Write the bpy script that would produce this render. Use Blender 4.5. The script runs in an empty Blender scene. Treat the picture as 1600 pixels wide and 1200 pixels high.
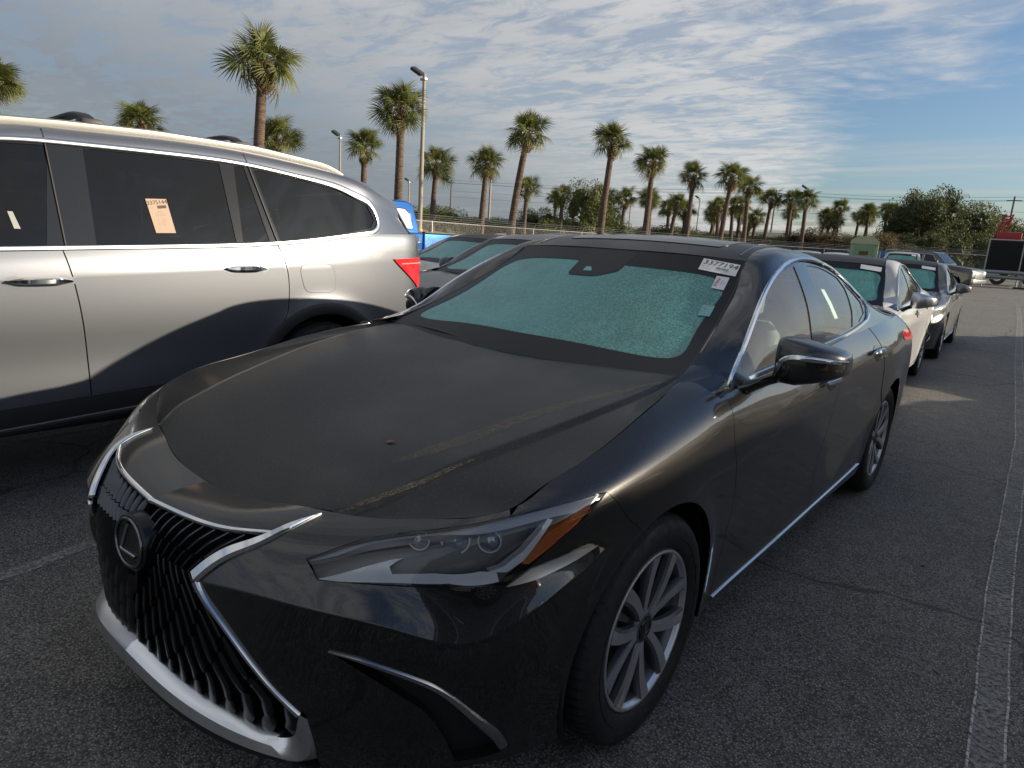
import bpy, bmesh, math, random
import numpy as np
from mathutils import Matrix, Vector
from mathutils.geometry import delaunay_2d_cdt
random.seed(7); RNG=np.random.default_rng(11)
scene=bpy.context.scene
COL=scene.collection
# ---------------------------------------------------------------- camera
cam_d=bpy.data.cameras.new('camera'); cam=bpy.data.objects.new('camera',cam_d); COL.objects.link(cam)
_y,_p,_r=math.radians(-39.063),math.radians(12.313),math.radians(-3.577)
_f=np.array([math.sin(_y)*math.cos(_p),math.cos(_y)*math.cos(_p),-math.sin(_p)]); _rt=np.array([math.cos(_y),-math.sin(_y),0]); _d=np.cross(_f,_rt)
_r2=math.cos(_r)*_rt+math.sin(_r)*_d; _d2=-math.sin(_r)*_rt+math.cos(_r)*_d
cam.matrix_world=Matrix([[_r2[i],-_d2[i],-_f[i],(1.6606,-1.5987,1.3905)[i]] for i in range(3)]+[[0,0,0,1]])
cam_d.sensor_width=36; cam_d.lens=1053.4*36/1600; cam_d.clip_start=.05; cam_d.clip_end=6000
scene.camera=cam
# ---------------------------------------------------------------- light
SUN_EL=math.radians(15.5); SUN_AZ=math.radians(56.0)     # azimuth from +y towards +x
sd=Vector((math.sin(SUN_AZ)*math.cos(SUN_EL),math.cos(SUN_AZ)*math.cos(SUN_EL),math.sin(SUN_EL)))
sl=bpy.data.lights.new('sun','SUN'); sl.energy=3.4; sl.angle=math.radians(.53); sl.color=(1,.85,.65)
so=bpy.data.objects.new('sun',sl); COL.objects.link(so); so.rotation_euler=sd.to_track_quat('Z','Y').to_euler()
world=bpy.data.worlds.new('World'); scene.world=world; world.use_nodes=True
def build_world():
    nt=world.node_tree; nt.nodes.clear(); L=nt.links.new
    def N(t,**k):
        n=nt.nodes.new(t)
        for a,b in k.items():
            if a=='inp':
                for i,v in b.items(): n.inputs[i].default_value=v
            else: setattr(n,a,b)
        return n
    def M(op,a,b=None,c=None,clamp=False):
        n=N('ShaderNodeMath',operation=op,use_clamp=clamp)
        for i,v in enumerate((a,b,c)):
            if v is None: continue
            if isinstance(v,(int,float)): n.inputs[i].default_value=v
            else: L(v,n.inputs[i])
        return n.outputs[0]
    def mix(f,a,b):
        n=N('ShaderNodeMix',data_type='RGBA')
        for s,v in ((n.inputs[0],f),(n.inputs[6],a),(n.inputs[7],b)):
            if isinstance(v,(int,float)): s.default_value=v
            elif isinstance(v,tuple): s.default_value=v
            else: L(v,s)
        return n.outputs[2]
    sky=N('ShaderNodeTexSky',sky_type='NISHITA',sun_disc=False,sun_elevation=SUN_EL,sun_rotation=SUN_AZ,altitude=10,air_density=1.0,dust_density=1.3,ozone_density=2.0)
    tc=N('ShaderNodeTexCoord'); sep=N('ShaderNodeSeparateXYZ'); L(tc.outputs['Generated'],sep.inputs[0])
    z=M('MAXIMUM',M('ADD',sep.outputs[2],.05),.02)
    px=M('DIVIDE',sep.outputs[0],z); py=M('DIVIDE',sep.outputs[1],z)
    cv=N('ShaderNodeCombineXYZ'); L(px,cv.inputs[0]); L(py,cv.inputs[1])
    def noise(scale,detail,rough,stretch=None,dist=0,off=0):
        v=cv.outputs[0]
        mp=N('ShaderNodeMapping'); L(v,mp.inputs[0]); mp.inputs['Location'].default_value=(off,off*.7,off)
        if stretch: mp.inputs['Rotation'].default_value=(0,0,stretch[1]); mp.inputs['Scale'].default_value=(1,stretch[0],1)
        n=N('ShaderNodeTexNoise'); n.inputs['Scale'].default_value=scale; n.inputs['Detail'].default_value=detail; n.inputs['Roughness'].default_value=rough; n.inputs['Distortion'].default_value=dist
        L(mp.outputs[0],n.inputs[0]); return n.outputs[0]
    def ramp(v,a,b):
        n=N('ShaderNodeMapRange',interpolation_type='SMOOTHSTEP'); n.inputs[1].default_value=a; n.inputs[2].default_value=b; L(v,n.inputs[0]); return n.outputs[0]
    # sheet of altocumulus with an edge; s>0 on the covered side
    s=M('ADD',M('MULTIPLY',M('ADD',px,.35),-.927),M('MULTIPLY',M('ADD',py,-2.5),-.376))
    edge=M('ADD',s,M('MULTIPLY',M('SUBTRACT',noise(.55,6,.6,None,.4,3.1),.5),3.6))
    cover=ramp(edge,-.1,.55)
    rip=noise(4.2,6,.62,(1.9,.5),.6,1.3); rip2=noise(1.3,5,.55,(1.7,.4),.3,7.0)
    tex=ramp(M('ADD',M('MULTIPLY',rip,.72),M('MULTIPLY',rip2,.38)),.44,.62)
    thick=ramp(s,.3,4.5)
    dens=M('MULTIPLY',cover,M('ADD',M('MULTIPLY',tex,M('SUBTRACT',.55,M('MULTIPLY',thick,.30))),M('ADD',.42,M('MULTIPLY',thick,.36))),clamp=True)
    # thin streaks low over the clear side
    st=noise(.16,5,.6,(7,.35),.2,5.0); low=ramp(sep.outputs[2],.19,.02)
    streak=M('MULTIPLY',ramp(st,.46,.68),M('MULTIPLY',low,.8))
    ctx=mix(thick,(2.45,2.42,2.36,1),(.84,.92,1.02,1))
    ccol=mix(M('MULTIPLY',M('SUBTRACT',1.0,rip2),.55,clamp=True),ctx,(.60,.70,.82,1))
    # broken patches far over the clear side
    p2=M('MULTIPLY',M('MULTIPLY',ramp(noise(.9,5,.6,(1.6,.9),.6,11.0),.38,.60),ramp(px,.45,1.4)),M('ADD',M('MULTIPLY',tex,.6),.25),clamp=True)
    base=mix(1.0,sky.outputs[0],sky.outputs[0]); nt.nodes[-1].blend_type='MULTIPLY'; nt.nodes[-1].inputs[7].default_value=(.31,.35,.40,1); [nt.links.remove(l) for l in list(nt.nodes[-1].inputs[7].links)]
    c1=mix(streak,base,(1.9,1.82,1.7,1)); c2=mix(M('MULTIPLY',dens,.93),mix(M('MULTIPLY',p2,.8),c1,(2.2,2.1,2.0,1)),ccol)
    bg=N('ShaderNodeBackground'); bg.inputs[1].default_value=.15; L(c2,bg.inputs[0])
    out=N('ShaderNodeOutputWorld'); L(bg.outputs[0],out.inputs[0])
build_world()
vs=scene.view_settings; vs.view_transform='Standard'; vs.look='None'; vs.exposure=1.15; vs.gamma=1.0; vs.use_curve_mapping=False
scene.render.engine='CYCLES'
# ---------------------------------------------------------------- numeric surfaces
def _nat(k):
    n=len(k); A=np.eye(n); D=np.zeros((n,n))
    for i in range(1,n-1):
        h0=k[i]-k[i-1]; h1=k[i+1]-k[i]
        A[i,i-1]=h0/6; A[i,i]=(h0+h1)/3; A[i,i+1]=h1/6
        D[i,i-1]=1/h0; D[i,i]=-1/h0-1/h1; D[i,i+1]=1/h1
    return np.linalg.solve(A,D)
def _basis1(k,t):
    k=np.asarray(k,float); n=len(k); K=_nat(k) if n>2 else np.zeros((n,n))
    i=np.clip(np.searchsorted(k,t,side='right')-1,0,n-2); h=k[i+1]-k[i]
    a=(k[i+1]-t)/h; b=(t-k[i])/h; E=np.eye(n)
    return a[:,None]*E[i]+b[:,None]*E[i+1]+((a**3-a)*h*h/6)[:,None]*K[i]+((b**3-b)*h*h/6)[:,None]*K[i+1]
def basis(k,t,br=()):
    k=np.asarray(k,float); t=np.asarray(t,float); t=np.clip(t,k[0],k[-1])
    cuts=[0]+sorted(br)+[len(k)-1]; B=np.zeros((len(t),len(k)))
    for a,b in zip(cuts[:-1],cuts[1:]):
        m=(t>=k[a])&((t<k[b])|(b==len(k)-1))
        if m.any(): B[np.ix_(m,range(a,b+1))]=_basis1(k[a:b+1],t[m])
    return B
def curve(pts,n=None,closed=False,t=None):
    """natural cubic through points, n samples"""
    p=np.asarray(pts,float)
    if closed: p=np.vstack([p[-3:],p,p[:4]])
    s=np.r_[0,np.cumsum(np.maximum(np.linalg.norm(np.diff(p,axis=0),axis=1),1e-6)**.7)]
    lo,hi=(s[3],s[-4]) if closed else (s[0],s[-1])
    q=np.linspace(lo,hi,n+1)[:-1] if closed else np.linspace(lo,hi,n)
    return basis(s,q)@p
def poly(pts,h=.02):
    """straight-segment resample of an open polyline"""
    p=np.asarray(pts,float); o=[p[:1]]
    for a,b in zip(p[:-1],p[1:]):
        m=max(1,int(np.ceil(np.linalg.norm(b-a)/h))); o.append(a+(b-a)*(np.arange(1,m+1)/m)[:,None])
    return np.vstack(o)
class Surf:
    def __init__(s,P,ubr=(),vbr=(),flip=1,post=None,urow=None):
        s.P=np.asarray(P,float); nu,nv=s.P.shape[:2]
        row=nv//2 if urow is None else urow
        du=np.linalg.norm(np.diff(s.P[:,row],axis=0),axis=1); s.u=np.r_[0,np.cumsum(np.maximum(du,.02))]
        dv=np.linalg.norm(np.diff(s.P,axis=1),axis=2).mean(0); s.v=np.r_[0,np.cumsum(np.maximum(dv,.01))]
        s.ubr,s.vbr,s.flip,s.post=ubr,vbr,flip,post; s._tab=None
    def ev(s,uv):
        uv=np.asarray(uv,float); Bu=basis(s.u,uv[:,0],s.ubr); Bv=basis(s.v,uv[:,1],s.vbr)
        P=np.einsum('ni,nj,ijk->nk',Bu,Bv,s.P)
        return s.post(P) if s.post else P
    def nrm(s,uv,e=2e-3):
        uv=np.asarray(uv,float); lo=np.array([s.u[0],s.v[0]]); hi=np.array([s.u[-1],s.v[-1]])
        def d(ax):
            o=np.zeros(2); o[ax]=e
            return s.ev(np.clip(uv+o,lo,hi))-s.ev(np.clip(uv-o,lo,hi))
        n=np.cross(d(0),d(1))*s.flip
        return n/np.maximum(np.linalg.norm(n,axis=1),1e-12)[:,None]
    def tab(s):
        if s._tab is None:
            U,V=np.meshgrid(np.linspace(s.u[0],s.u[-1],300),np.linspace(s.v[0],s.v[-1],120),indexing='ij')
            uv=np.stack([U.ravel(),V.ravel()],1); s._tab=(uv,s.ev(uv))
        return s._tab
    def inv(s,pts,w=(1,1,1),region=None):
        uv,T=s.tab(); pts=np.asarray(pts,float); w=np.asarray(w,float); o=[]
        if region is not None: m=region(T); uv=uv[m]; T=T[m]
        for p in pts: o.append(uv[np.argmin((((T-p)*w)**2).sum(1))])
        q=np.array(o); lo=np.array([s.u[0],s.v[0]]); hi=np.array([s.u[-1],s.v[-1]])
        for _ in range(6):
            e=1e-4; r=(s.ev(q)-pts)*w
            a=(s.ev(q+[e,0])-s.ev(q-[e,0]))*w/(2*e); b=(s.ev(q+[0,e])-s.ev(q-[0,e]))*w/(2*e)
            aa=(a*a).sum(1)+1e-6; bb=(b*b).sum(1)+1e-6; ab=(a*b).sum(1); ra=(a*r).sum(1); rb=(b*r).sum(1)
            det=np.maximum(aa*bb-ab*ab,1e-9)
            st=np.stack([(bb*ra-ab*rb)/det,(aa*rb-ab*ra)/det],1)
            q=np.clip(q-np.clip(st,-.02,.02),lo,hi)
        return q
def flare(arches,R=.372,amp=.010,wid=.05):
    def f(P):
        P=P.copy()
        for cy,cz in arches:
            d=np.hypot(P[:,1]-cy,P[:,2]-cz)-R
            side=np.clip((np.abs(P[:,0])-.6)/.2,0,1)
            P[:,0]+=np.sign(P[:,0])*side*amp*np.exp(-(d/wid)**2)
        return P
    return f
# ---------------------------------------------------------------- hero saloon: control grids (x left of car, y rearwards, z up)
HB=[ # front centre -> corner -> side -> tail; rows sill .. shoulder .. hood seam / belt
[(0,-.97,.18),(0,-1.0,.30),(0,-1.005,.45),(0,-1.0,.59),(0,-.985,.645),(0,-.935,.698),(0,-.80,.714)],
[(.2,-.955,.18),(.2,-.985,.30),(.2,-.995,.45),(.2,-.99,.60),(.2,-.972,.65),(.2,-.92,.706),(.2,-.788,.727)],
[(.40,-.90,.18),(.405,-.935,.30),(.405,-.948,.46),(.403,-.951,.628),(.394,-.917,.675),(.385,-.855,.725),(.37,-.745,.744)],
[(.58,-.80,.18),(.59,-.835,.30),(.588,-.848,.46),(.596,-.869,.622),(.580,-.830,.675),(.575,-.775,.728),(.557,-.69,.760)],
[(.685,-.715,.18),(.70,-.745,.30),(.700,-.757,.45),(.713,-.787,.598),(.690,-.744,.670),(.693,-.705,.740),(.68,-.628,.780)],
[(.775,-.585,.18),(.795,-.61,.30),(.800,-.622,.43),(.826,-.654,.548),(.797,-.630,.655),(.785,-.615,.748),(.760,-.578,.796)],
[(.83,-.49,.18),(.848,-.51,.30),(.858,-.520,.45),(.883,-.541,.592),(.851,-.528,.68),(.842,-.52,.765),(.808,-.50,.815)],
[(.865,-.37,.18),(.882,-.38,.30),(.894,-.388,.46),(.917,-.397,.652),(.894,-.401,.725),(.884,-.41,.795),(.813,-.40,.844)],
[(.88,-.22,.18),(.897,-.22,.30),(.912,-.22,.48),(.924,-.22,.70),(.918,-.23,.77),(.902,-.235,.832),(.815,-.235,.872)],
[(.88,.05,.18),(.905,.05,.30),(.922,.05,.49),(.934,.05,.72),(.928,.05,.80),(.900,.05,.875),(.80,.05,.932)],
[(.885,.21,.19),(.902,.21,.305),(.918,.21,.49),(.933,.21,.72),(.927,.21,.812),(.896,.21,.898),(.778,.21,.957)],
[(.899,.36,.21),(.900,.36,.31),(.914,.36,.49),(.930,.36,.72),(.924,.36,.82),(.891,.36,.917),(.756,.36,.974)],
[(.899,.55,.21),(.900,.55,.32),(.910,.55,.49),(.928,.55,.72),(.924,.55,.82),(.895,.55,.91),(.83,.55,.965)],
[(.899,.95,.21),(.900,.95,.33),(.905,.95,.49),(.924,.95,.71),(.931,.95,.815),(.903,.95,.905),(.855,.95,.968)],
[(.899,1.5,.21),(.900,1.5,.34),(.903,1.5,.49),(.922,1.5,.71),(.931,1.5,.835),(.903,1.5,.925),(.855,1.5,.992)],
[(.899,2.05,.21),(.900,2.05,.345),(.905,2.05,.49),(.922,2.05,.71),(.930,2.05,.85),(.903,2.05,.94),(.85,2.05,1.022)],
[(.899,2.5,.21),(.905,2.5,.34),(.918,2.5,.49),(.934,2.5,.72),(.936,2.5,.855),(.910,2.5,.95),(.845,2.5,1.035)],
[(.875,2.87,.18),(.905,2.87,.32),(.922,2.87,.49),(.940,2.87,.73),(.936,2.87,.86),(.905,2.87,.955),(.83,2.87,1.042)],
[(.86,3.3,.18),(.888,3.3,.32),(.902,3.3,.49),(.915,3.3,.73),(.905,3.3,.87),(.872,3.3,.962),(.79,3.3,1.045)],
[(.80,3.68,.20),(.83,3.70,.33),(.845,3.71,.50),(.85,3.71,.73),(.84,3.70,.87),(.80,3.68,.97),(.71,3.64,1.05)],
[(.62,3.86,.22),(.65,3.89,.35),(.66,3.91,.51),(.66,3.92,.73),(.65,3.90,.87),(.61,3.88,.97),(.54,3.85,1.055)],
[(0,3.95,.22),(0,3.985,.35),(0,4.0,.51),(0,3.99,.73),(0,3.97,.87),(0,3.96,.97),(0,3.93,1.06)]]
HH=[ # rows front->rear: edge (x,y,z), centre (y,z), crease (x,z)
((.60,-.672,.764),(-.80,.714),(.44,.749)),((.765,-.575,.797),(-.66,.758),(.515,.790)),((.803,-.515,.8105),(-.575,.780),(.535,.8115)),((.811,-.45,.831),(-.49,.801),(.555,.8325)),((.815,-.239,.870),(-.25,.850),(.615,.880)),
((.80,.031,.930),(.03,.897),(.675,.929)),((.775,.22,.958),(.22,.924),(.695,.954)),((.745,.41,.980),(.385,.945),(.70,.974)),((.72,.50,.985),(.47,.953),(.69,.981))]
def hood_grid():
    G=[]
    for (ex,ey,ez),(cy,cz),(cx,zcr) in HH:
        row=[]
        k=min(.032,(ex-cx)*.42); zk=zcr-.30*k
        for x,side in ((0,0),(cx*.5,0),(cx,0),(cx+k,1),((cx+k+ex)/2,2),(ex,2)):
            y=cy+(ey-cy)*(x/ex)**2
            if side==0: z=cz+(zcr-cz)*(x/cx)**1.5
            elif side==1: z=zk
            else:
                t=(x-cx-k)/(ex-cx-k); z=zk+(ez-zk)*t-.003*np.sin(np.pi*t)
            row.append((x,y,z))
        G.append([(-a,b,d) for a,b,d in row[:0:-1]]+row)
    return np.array(G)
HG=[ # greenhouse side: belt, mid glass, glass top, rail crest, roof/windscreen edge
[(.866,.36,.957),(.86,.42,.966),(.838,.52,.976),(.79,.50,.992),(.725,.465,.995)],
[(.858,.60,.955),(.840,.64,.99),(.815,.672,1.030),(.76,.665,1.052),(.69,.657,1.058)],
[(.856,.78,.957),(.823,.82,1.05),(.78,.846,1.137),(.727,.87,1.158),(.65,.891,1.158)],
[(.856,.98,.965),(.808,1.02,1.11),(.74,1.047,1.244),(.690,1.065,1.262),(.615,1.073,1.252)],
[(.856,1.19,.975),(.800,1.21,1.15),(.71,1.228,1.315),(.660,1.228,1.346),(.585,1.222,1.350)],
[(.856,1.43,.986),(.793,1.43,1.175),(.69,1.43,1.357),(.637,1.43,1.390),(.555,1.43,1.400)],
[(.855,1.75,1.0),(.785,1.75,1.185),(.672,1.75,1.370),(.617,1.75,1.402),(.53,1.75,1.416)],
[(.85,2.23,1.022),(.772,2.23,1.18),(.662,2.23,1.328),(.607,2.23,1.362),(.52,2.23,1.385)],
[(.845,2.62,1.036),(.767,2.62,1.14),(.672,2.62,1.236),(.617,2.62,1.276),(.53,2.62,1.31)],
[(.825,3.02,1.043),(.765,3.02,1.085),(.70,3.02,1.12),(.645,3.02,1.155),(.56,3.02,1.19)],
[(.79,3.38,1.045),(.74,3.38,1.05),(.69,3.38,1.056),(.64,3.38,1.064),(.57,3.38,1.075)]]
HW=[ # windscreen rows base->top: (edge x,y,z),(centre y,z)
((.735,.42,.968),(.40,.945)),((.69,.657,1.058),(.60,1.043)),((.65,.891,1.158),(.80,1.148)),((.615,1.073,1.252),(.985,1.255)),((.585,1.222,1.350),(1.17,1.362))]
def cross_grid(rows,n=4,p=2,sag=0):
    G=[]
    for (ex,ey,ez),(cy,cz) in rows:
        r=[]
        for i in range(-n,n+1):
            f=abs(i)/n; r.append((ex*i/n,cy+(ey-cy)*f**p,cz+(ez-cz)*f**p))
        G.append(r)
    return np.array(G)
HR=[((.585,1.222,1.350),(1.17,1.364)),((.555,1.43,1.400),(1.40,1.422)),((.53,1.75,1.416),(1.75,1.442)),((.52,2.23,1.385),(2.23,1.420)),((.53,2.50,1.338),(2.55,1.365))]
HRG=[((.53,2.50,1.338),(2.55,1.365)),((.53,2.62,1.31),(2.68,1.325)),((.56,3.02,1.19),(3.08,1.205)),((.57,3.38,1.075),(3.42,1.09)),((.58,3.50,1.05),(3.52,1.062))]
HTL=[((.58,3.50,1.05),(3.52,1.062)),((.56,3.70,1.052),(3.72,1.075)),((.54,3.85,1.055),(3.93,1.075))]
# ---------------------------------------------------------------- materials
MATS={}
def mat(name,color=(.5,.5,.5),rough=.5,metal=0,coat=0,spec=.5,emit=None,trans=0,alpha=1,ior=1.45,build=None):
    if name in MATS: return MATS[name]
    m=bpy.data.materials.new(name); m.use_nodes=True; nt=m.node_tree; b=nt.nodes['Principled BSDF']
    b.inputs['Base Color'].default_value=(*color,1); b.inputs['Roughness'].default_value=rough; b.inputs['Metallic'].default_value=metal
    b.inputs['Coat Weight'].default_value=coat; b.inputs['Coat Roughness'].default_value=.03; b.inputs['Specular IOR Level'].default_value=spec
    b.inputs['Transmission Weight'].default_value=trans; b.inputs['Alpha'].default_value=alpha; b.inputs['IOR'].default_value=ior
    if emit: b.inputs['Emission Color'].default_value=(*emit[:3],1); b.inputs['Emission Strength'].default_value=emit[3]
    if build: build(NT(nt,b))
    MATS[name]=m; return m
class NT:
    def __init__(s,nt,b): s.nt=nt; s.b=b; s.out=[n for n in nt.nodes if n.type=='OUTPUT_MATERIAL'][0]; s._c=None
    def node(s,t,**k):
        n=s.nt.nodes.new(t)
        for a,v in k.items(): setattr(n,a,v)
        return n
    def link(s,a,b): s.nt.links.new(a,b)
    def co(s,kind='Object'):
        if s._c is None: s._c=s.node('ShaderNodeTexCoord')
        return s._c.outputs[kind]
    def setin(s,sock,v):
        if v is None: return
        if hasattr(v,'is_output') or hasattr(v,'links'): s.link(v,sock)
        else: sock.default_value=v
    def math(s,op,a,b=None,clamp=False):
        n=s.node('ShaderNodeMath',operation=op,use_clamp=clamp); s.setin(n.inputs[0],a); s.setin(n.inputs[1],b); return n.outputs[0]
    def noise(s,scale,detail=3,rough=.5,co=None,st=None):
        n=s.node('ShaderNodeTexNoise'); n.inputs['Scale'].default_value=scale; n.inputs['Detail'].default_value=detail; n.inputs['Roughness'].default_value=rough
        c=co if co is not None else s.co()
        if st: m=s.node('ShaderNodeMapping'); m.inputs['Scale'].default_value=st; s.link(c,m.inputs[0]); c=m.outputs[0]
        s.link(c,n.inputs['Vector']); return n.outputs[0]
    def voro(s,scale,feature='F1',out=0,co=None):
        n=s.node('ShaderNodeTexVoronoi',feature=feature); n.inputs['Scale'].default_value=scale; s.link(co if co is not None else s.co(),n.inputs['Vector']); return n.outputs[out]
    def ramp(s,v,a,b,c=0.0,d=1.0):
        n=s.node('ShaderNodeMapRange',interpolation_type='SMOOTHSTEP'); n.inputs[1].default_value=a; n.inputs[2].default_value=b; n.inputs[3].default_value=c; n.inputs[4].default_value=d; s.link(v,n.inputs[0]); return n.outputs[0]
    def mix(s,f,a,b):
        n=s.node('ShaderNodeMix',data_type='RGBA')
        s.setin(n.inputs[0],f); s.setin(n.inputs[6],(*a,1) if isinstance(a,tuple) and len(a)==3 else a); s.setin(n.inputs[7],(*b,1) if isinstance(b,tuple) and len(b)==3 else b); return n.outputs[2]
    def bump(s,h,strength=.3,dist=.01):
        n=s.node('ShaderNodeBump'); n.inputs['Strength'].default_value=strength; n.inputs['Distance'].default_value=dist; s.link(h,n.inputs['Height']); return n.outputs[0]
    def up(s):
        g=s.node('ShaderNodeNewGeometry'); x=s.node('ShaderNodeSeparateXYZ'); s.link(g.outputs['Normal'],x.inputs[0]); return x.outputs[2]
    def warp(s):
        n=s.node('ShaderNodeTexNoise'); n.inputs['Scale'].default_value=1.7; n.inputs['Detail'].default_value=4; s.link(s.co(),n.inputs['Vector']); m=s.node('ShaderNodeVectorMath',operation='MULTIPLY_ADD'); s.link(n.outputs[1],m.inputs[0]); m.inputs[1].default_value=(.5,.5,0); s.link(s.co(),m.inputs[2]); return m.outputs[0]
    def to(s,name,v): s.setin(s.b.inputs[name],v)
def paint(name,col,metal=.0,rough=.3,dew=.6,flake=0.,dust=(.045,.045,.047),lo=.55,hi=.92,coat=1.0,spark=0.):
    """clear-coated car paint; surfaces that face the sky carry a film of fine dew and dust"""
    def B(t):
        up=t.ramp(t.up(),lo,hi); patch=t.noise(2.3,4,.6); w=t.math('MULTIPLY',up,t.ramp(patch,.25,.6,.86,1.0))
        w=t.math('MULTIPLY',w,dew)
        drop=t.voro(520); spk=t.ramp(drop,.30,.12); fine=t.noise(900,2,.6)
        dcol=t.mix(t.ramp(fine,.35,.75),tuple(d*.65 for d in dust),tuple(min(1,d*1.7) for d in dust))
        base=t.mix(t.math('MULTIPLY',w,.55),(*col,1),dcol)
        if flake:
            fl=t.voro(1400,out=1); sx=t.node('ShaderNodeSeparateXYZ'); t.link(fl,sx.inputs[0])
            base=t.mix(t.math('MULTIPLY',t.ramp(sx.outputs[0],.6,1.0),flake),base,tuple(min(1,c*2.2+.03) for c in col))
        if spark:  # sparkle of the dew drops, painted as pale dots in the base colour
            v1=t.voro(300); v2=t.voro(300,out=1); sx=t.node('ShaderNodeSeparateXYZ'); t.link(v2,sx.inputs[0]); m=t.math('MULTIPLY',t.ramp(v1,.34,.20),t.ramp(sx.outputs[0],.62,.95))
            base=t.mix(t.math('MULTIPLY',t.math('MULTIPLY',m,w),.75*spark,clamp=True),base,(.20,.19,.18))
        t.to('Base Color',base)
        t.to('Roughness',t.math('ADD',t.math('MULTIPLY',w,.34),rough))
        t.to('Coat Weight',t.math('MULTIPLY',t.math('SUBTRACT',1.0,t.math('MULTIPLY',w,.90),clamp=True),coat))
        t.to('Specular IOR Level',t.math('ADD',t.math('MULTIPLY',w,.10),.10)); t.to('Coat IOR',1.65)
        t.to('Coat Roughness',t.math('ADD',t.math('MULTIPLY',w,.16),.025))
        h=t.math('ADD',t.math('MULTIPLY',spk,w),t.math('MULTIPLY',t.noise(6,2),.0))
        nb=t.bump(h,.35,.0012); t.to('Normal',nb)
    return mat(name,col,rough,metal,coat,build=B)
BLACK_PAINT=paint('black_paint',(.021,.0207,.0204),.95,.36,dew=.5,flake=.5,dust=(.012,.012,.0125),lo=.80,hi=.97)
BLACK_DEW=paint('black_paint_dew',(.0045,.0048,.0052),.0,.24,dew=.85,flake=0,dust=(.0030,.0038,.0052),spark=.5)
GLOSS_BLACK=mat('gloss_black',(.006,.006,.0065),.12,coat=.6)
BLACK_PLASTIC=mat('black_plastic',(.012,.012,.013),.5)
GRILLE_DARK=mat('grille_dark',(.02,.021,.023),.22,metal=.6)
CHROME=mat('chrome',(.78,.79,.8),.08,metal=1)
SATIN=mat('satin_silver',(.52,.54,.57),.28,metal=1)
RUBBER=mat('rubber',(.014,.014,.015),.72,build=lambda t:(t.to('Base Color',t.mix(t.ramp(t.noise(9,4,.6),.35,.75),(.007,.007,.0075),(.014,.0135,.013))),t.to('Roughness',t.ramp(t.noise(40,3),.3,.7,.6,.82))))
ALLOY=mat('machined_alloy',(.62,.63,.66),.38,metal=.9)
ALLOY_DARK=mat('dark_alloy',(.13,.137,.15),.4,metal=.7)
BRAKE=mat('brake_disc',(.16,.15,.15),.4,metal=.9)
CALIPER=mat('caliper',(.05,.05,.05),.5)
INT_DARK=mat('interior_dark',(.02,.02,.022),.7)
INT_GREY=mat('interior_beige',(.22,.21,.19),.7)
WHITE_PLASTIC=mat('white_plastic',(.7,.72,.74),.35)
AMBER=mat('amber',(.55,.16,.02),.25,coat=.5)
RED_LENS=mat('red_lens',(.75,.02,.025),.12,coat=1.0)
PAPER=mat('paper',(.72,.72,.72),.8); INK=mat('ink',(.03,.03,.035),.8); RED_INK=mat('red_ink',(.5,.05,.07),.8)
PAPER_TAN=mat('paper_tan',(.40,.30,.225),.8)
def glassmat(name,tint,transp,gl_rough=.02,diff=None,diffw=0.,bumpy=0.):
    """thin automotive glass: straight-through transparency with a fresnel mirror; optional diffuse film for condensation and painted sky reflection"""
    def B(t):
        nt=t.nt; tr=t.node('ShaderNodeBsdfTransparent'); tr.inputs[0].default_value=(*tint,1)
        gl=t.node('ShaderNodeBsdfGlossy'); gl.inputs['Roughness'].default_value=gl_rough; gl.inputs[0].default_value=(1,1,1,1)
        fr=t.node('ShaderNodeFresnel'); fr.inputs[0].default_value=1.52
        body=tr.outputs[0]
        if diff:
            df=t.node('ShaderNodeBsdfDiffuse'); tl=t.node('ShaderNodeBsdfTranslucent')
            n1=t.noise(420,3,.65); n2=t.noise(5,4,.6); n3=t.noise(55,3,.6)
            colr=t.mix(t.ramp(n1,.36,.66),tuple(c*.62 for c in diff),tuple(min(1,c*1.2) for c in diff))
            if bumpy:
                sx=t.node('ShaderNodeSeparateXYZ'); t.link(t.co(),sx.inputs[0]); side=t.ramp(t.math('ADD',sx.outputs[0],t.math('MULTIPLY',n2,.8)),.15,.75); dr=t.noise(130,3,.7)
                colr=t.mix(t.math('MULTIPLY',t.ramp(dr,.42,.60),t.math('MULTIPLY',side,.8)),colr,tuple(c*.28 for c in diff)); t.link(colr,df.inputs[0]); t.link(colr,tl.inputs[0])
            m0=t.node('ShaderNodeMixShader'); m0.inputs[0].default_value=.35; t.link(df.outputs[0],m0.inputs[1]); t.link(tl.outputs[0],m0.inputs[2])
            w=t.math('MULTIPLY',t.math('ADD',t.ramp(n2,.3,.65,.80,1.02),t.ramp(n3,.35,.65,-.06,.06)),diffw,clamp=True)
            m1=t.node('ShaderNodeMixShader'); t.link(w,m1.inputs[0]); t.link(tr.outputs[0],m1.inputs[1]); t.link(m0.outputs[0],m1.inputs[2]); body=m1.outputs[0]
            bp=t.bump(n1,.5,.002); t.link(bp,df.inputs['Normal'])
            if bumpy:
                b2=t.bump(n1,bumpy,.002); t.link(b2,gl.inputs['Normal'])
        m=t.node('ShaderNodeMixShader'); t.link(fr.outputs[0],m.inputs[0]); t.link(body,m.inputs[1]); t.link(gl.outputs[0],m.inputs[2]); t.link(m.outputs[0],t.out.inputs[0])
    return mat(name,build=B)
GLASS_SIDE=glassmat('side_glass',(.70,.84,.78),1,.03,(.40,.62,.60),.09,0)  # pale film painted in to stand for the sky's reflection
GLASS_DARK=glassmat('privacy_glass',(.09,.095,.105),1)
GLASS_CLEAR=glassmat('lens_clear',(.93,.94,.95),1)
WINDSHIELD=glassmat('dewy_windscreen',(.30,.46,.43),1,.25,(.20,.66,.60),.86,.2)
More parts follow.
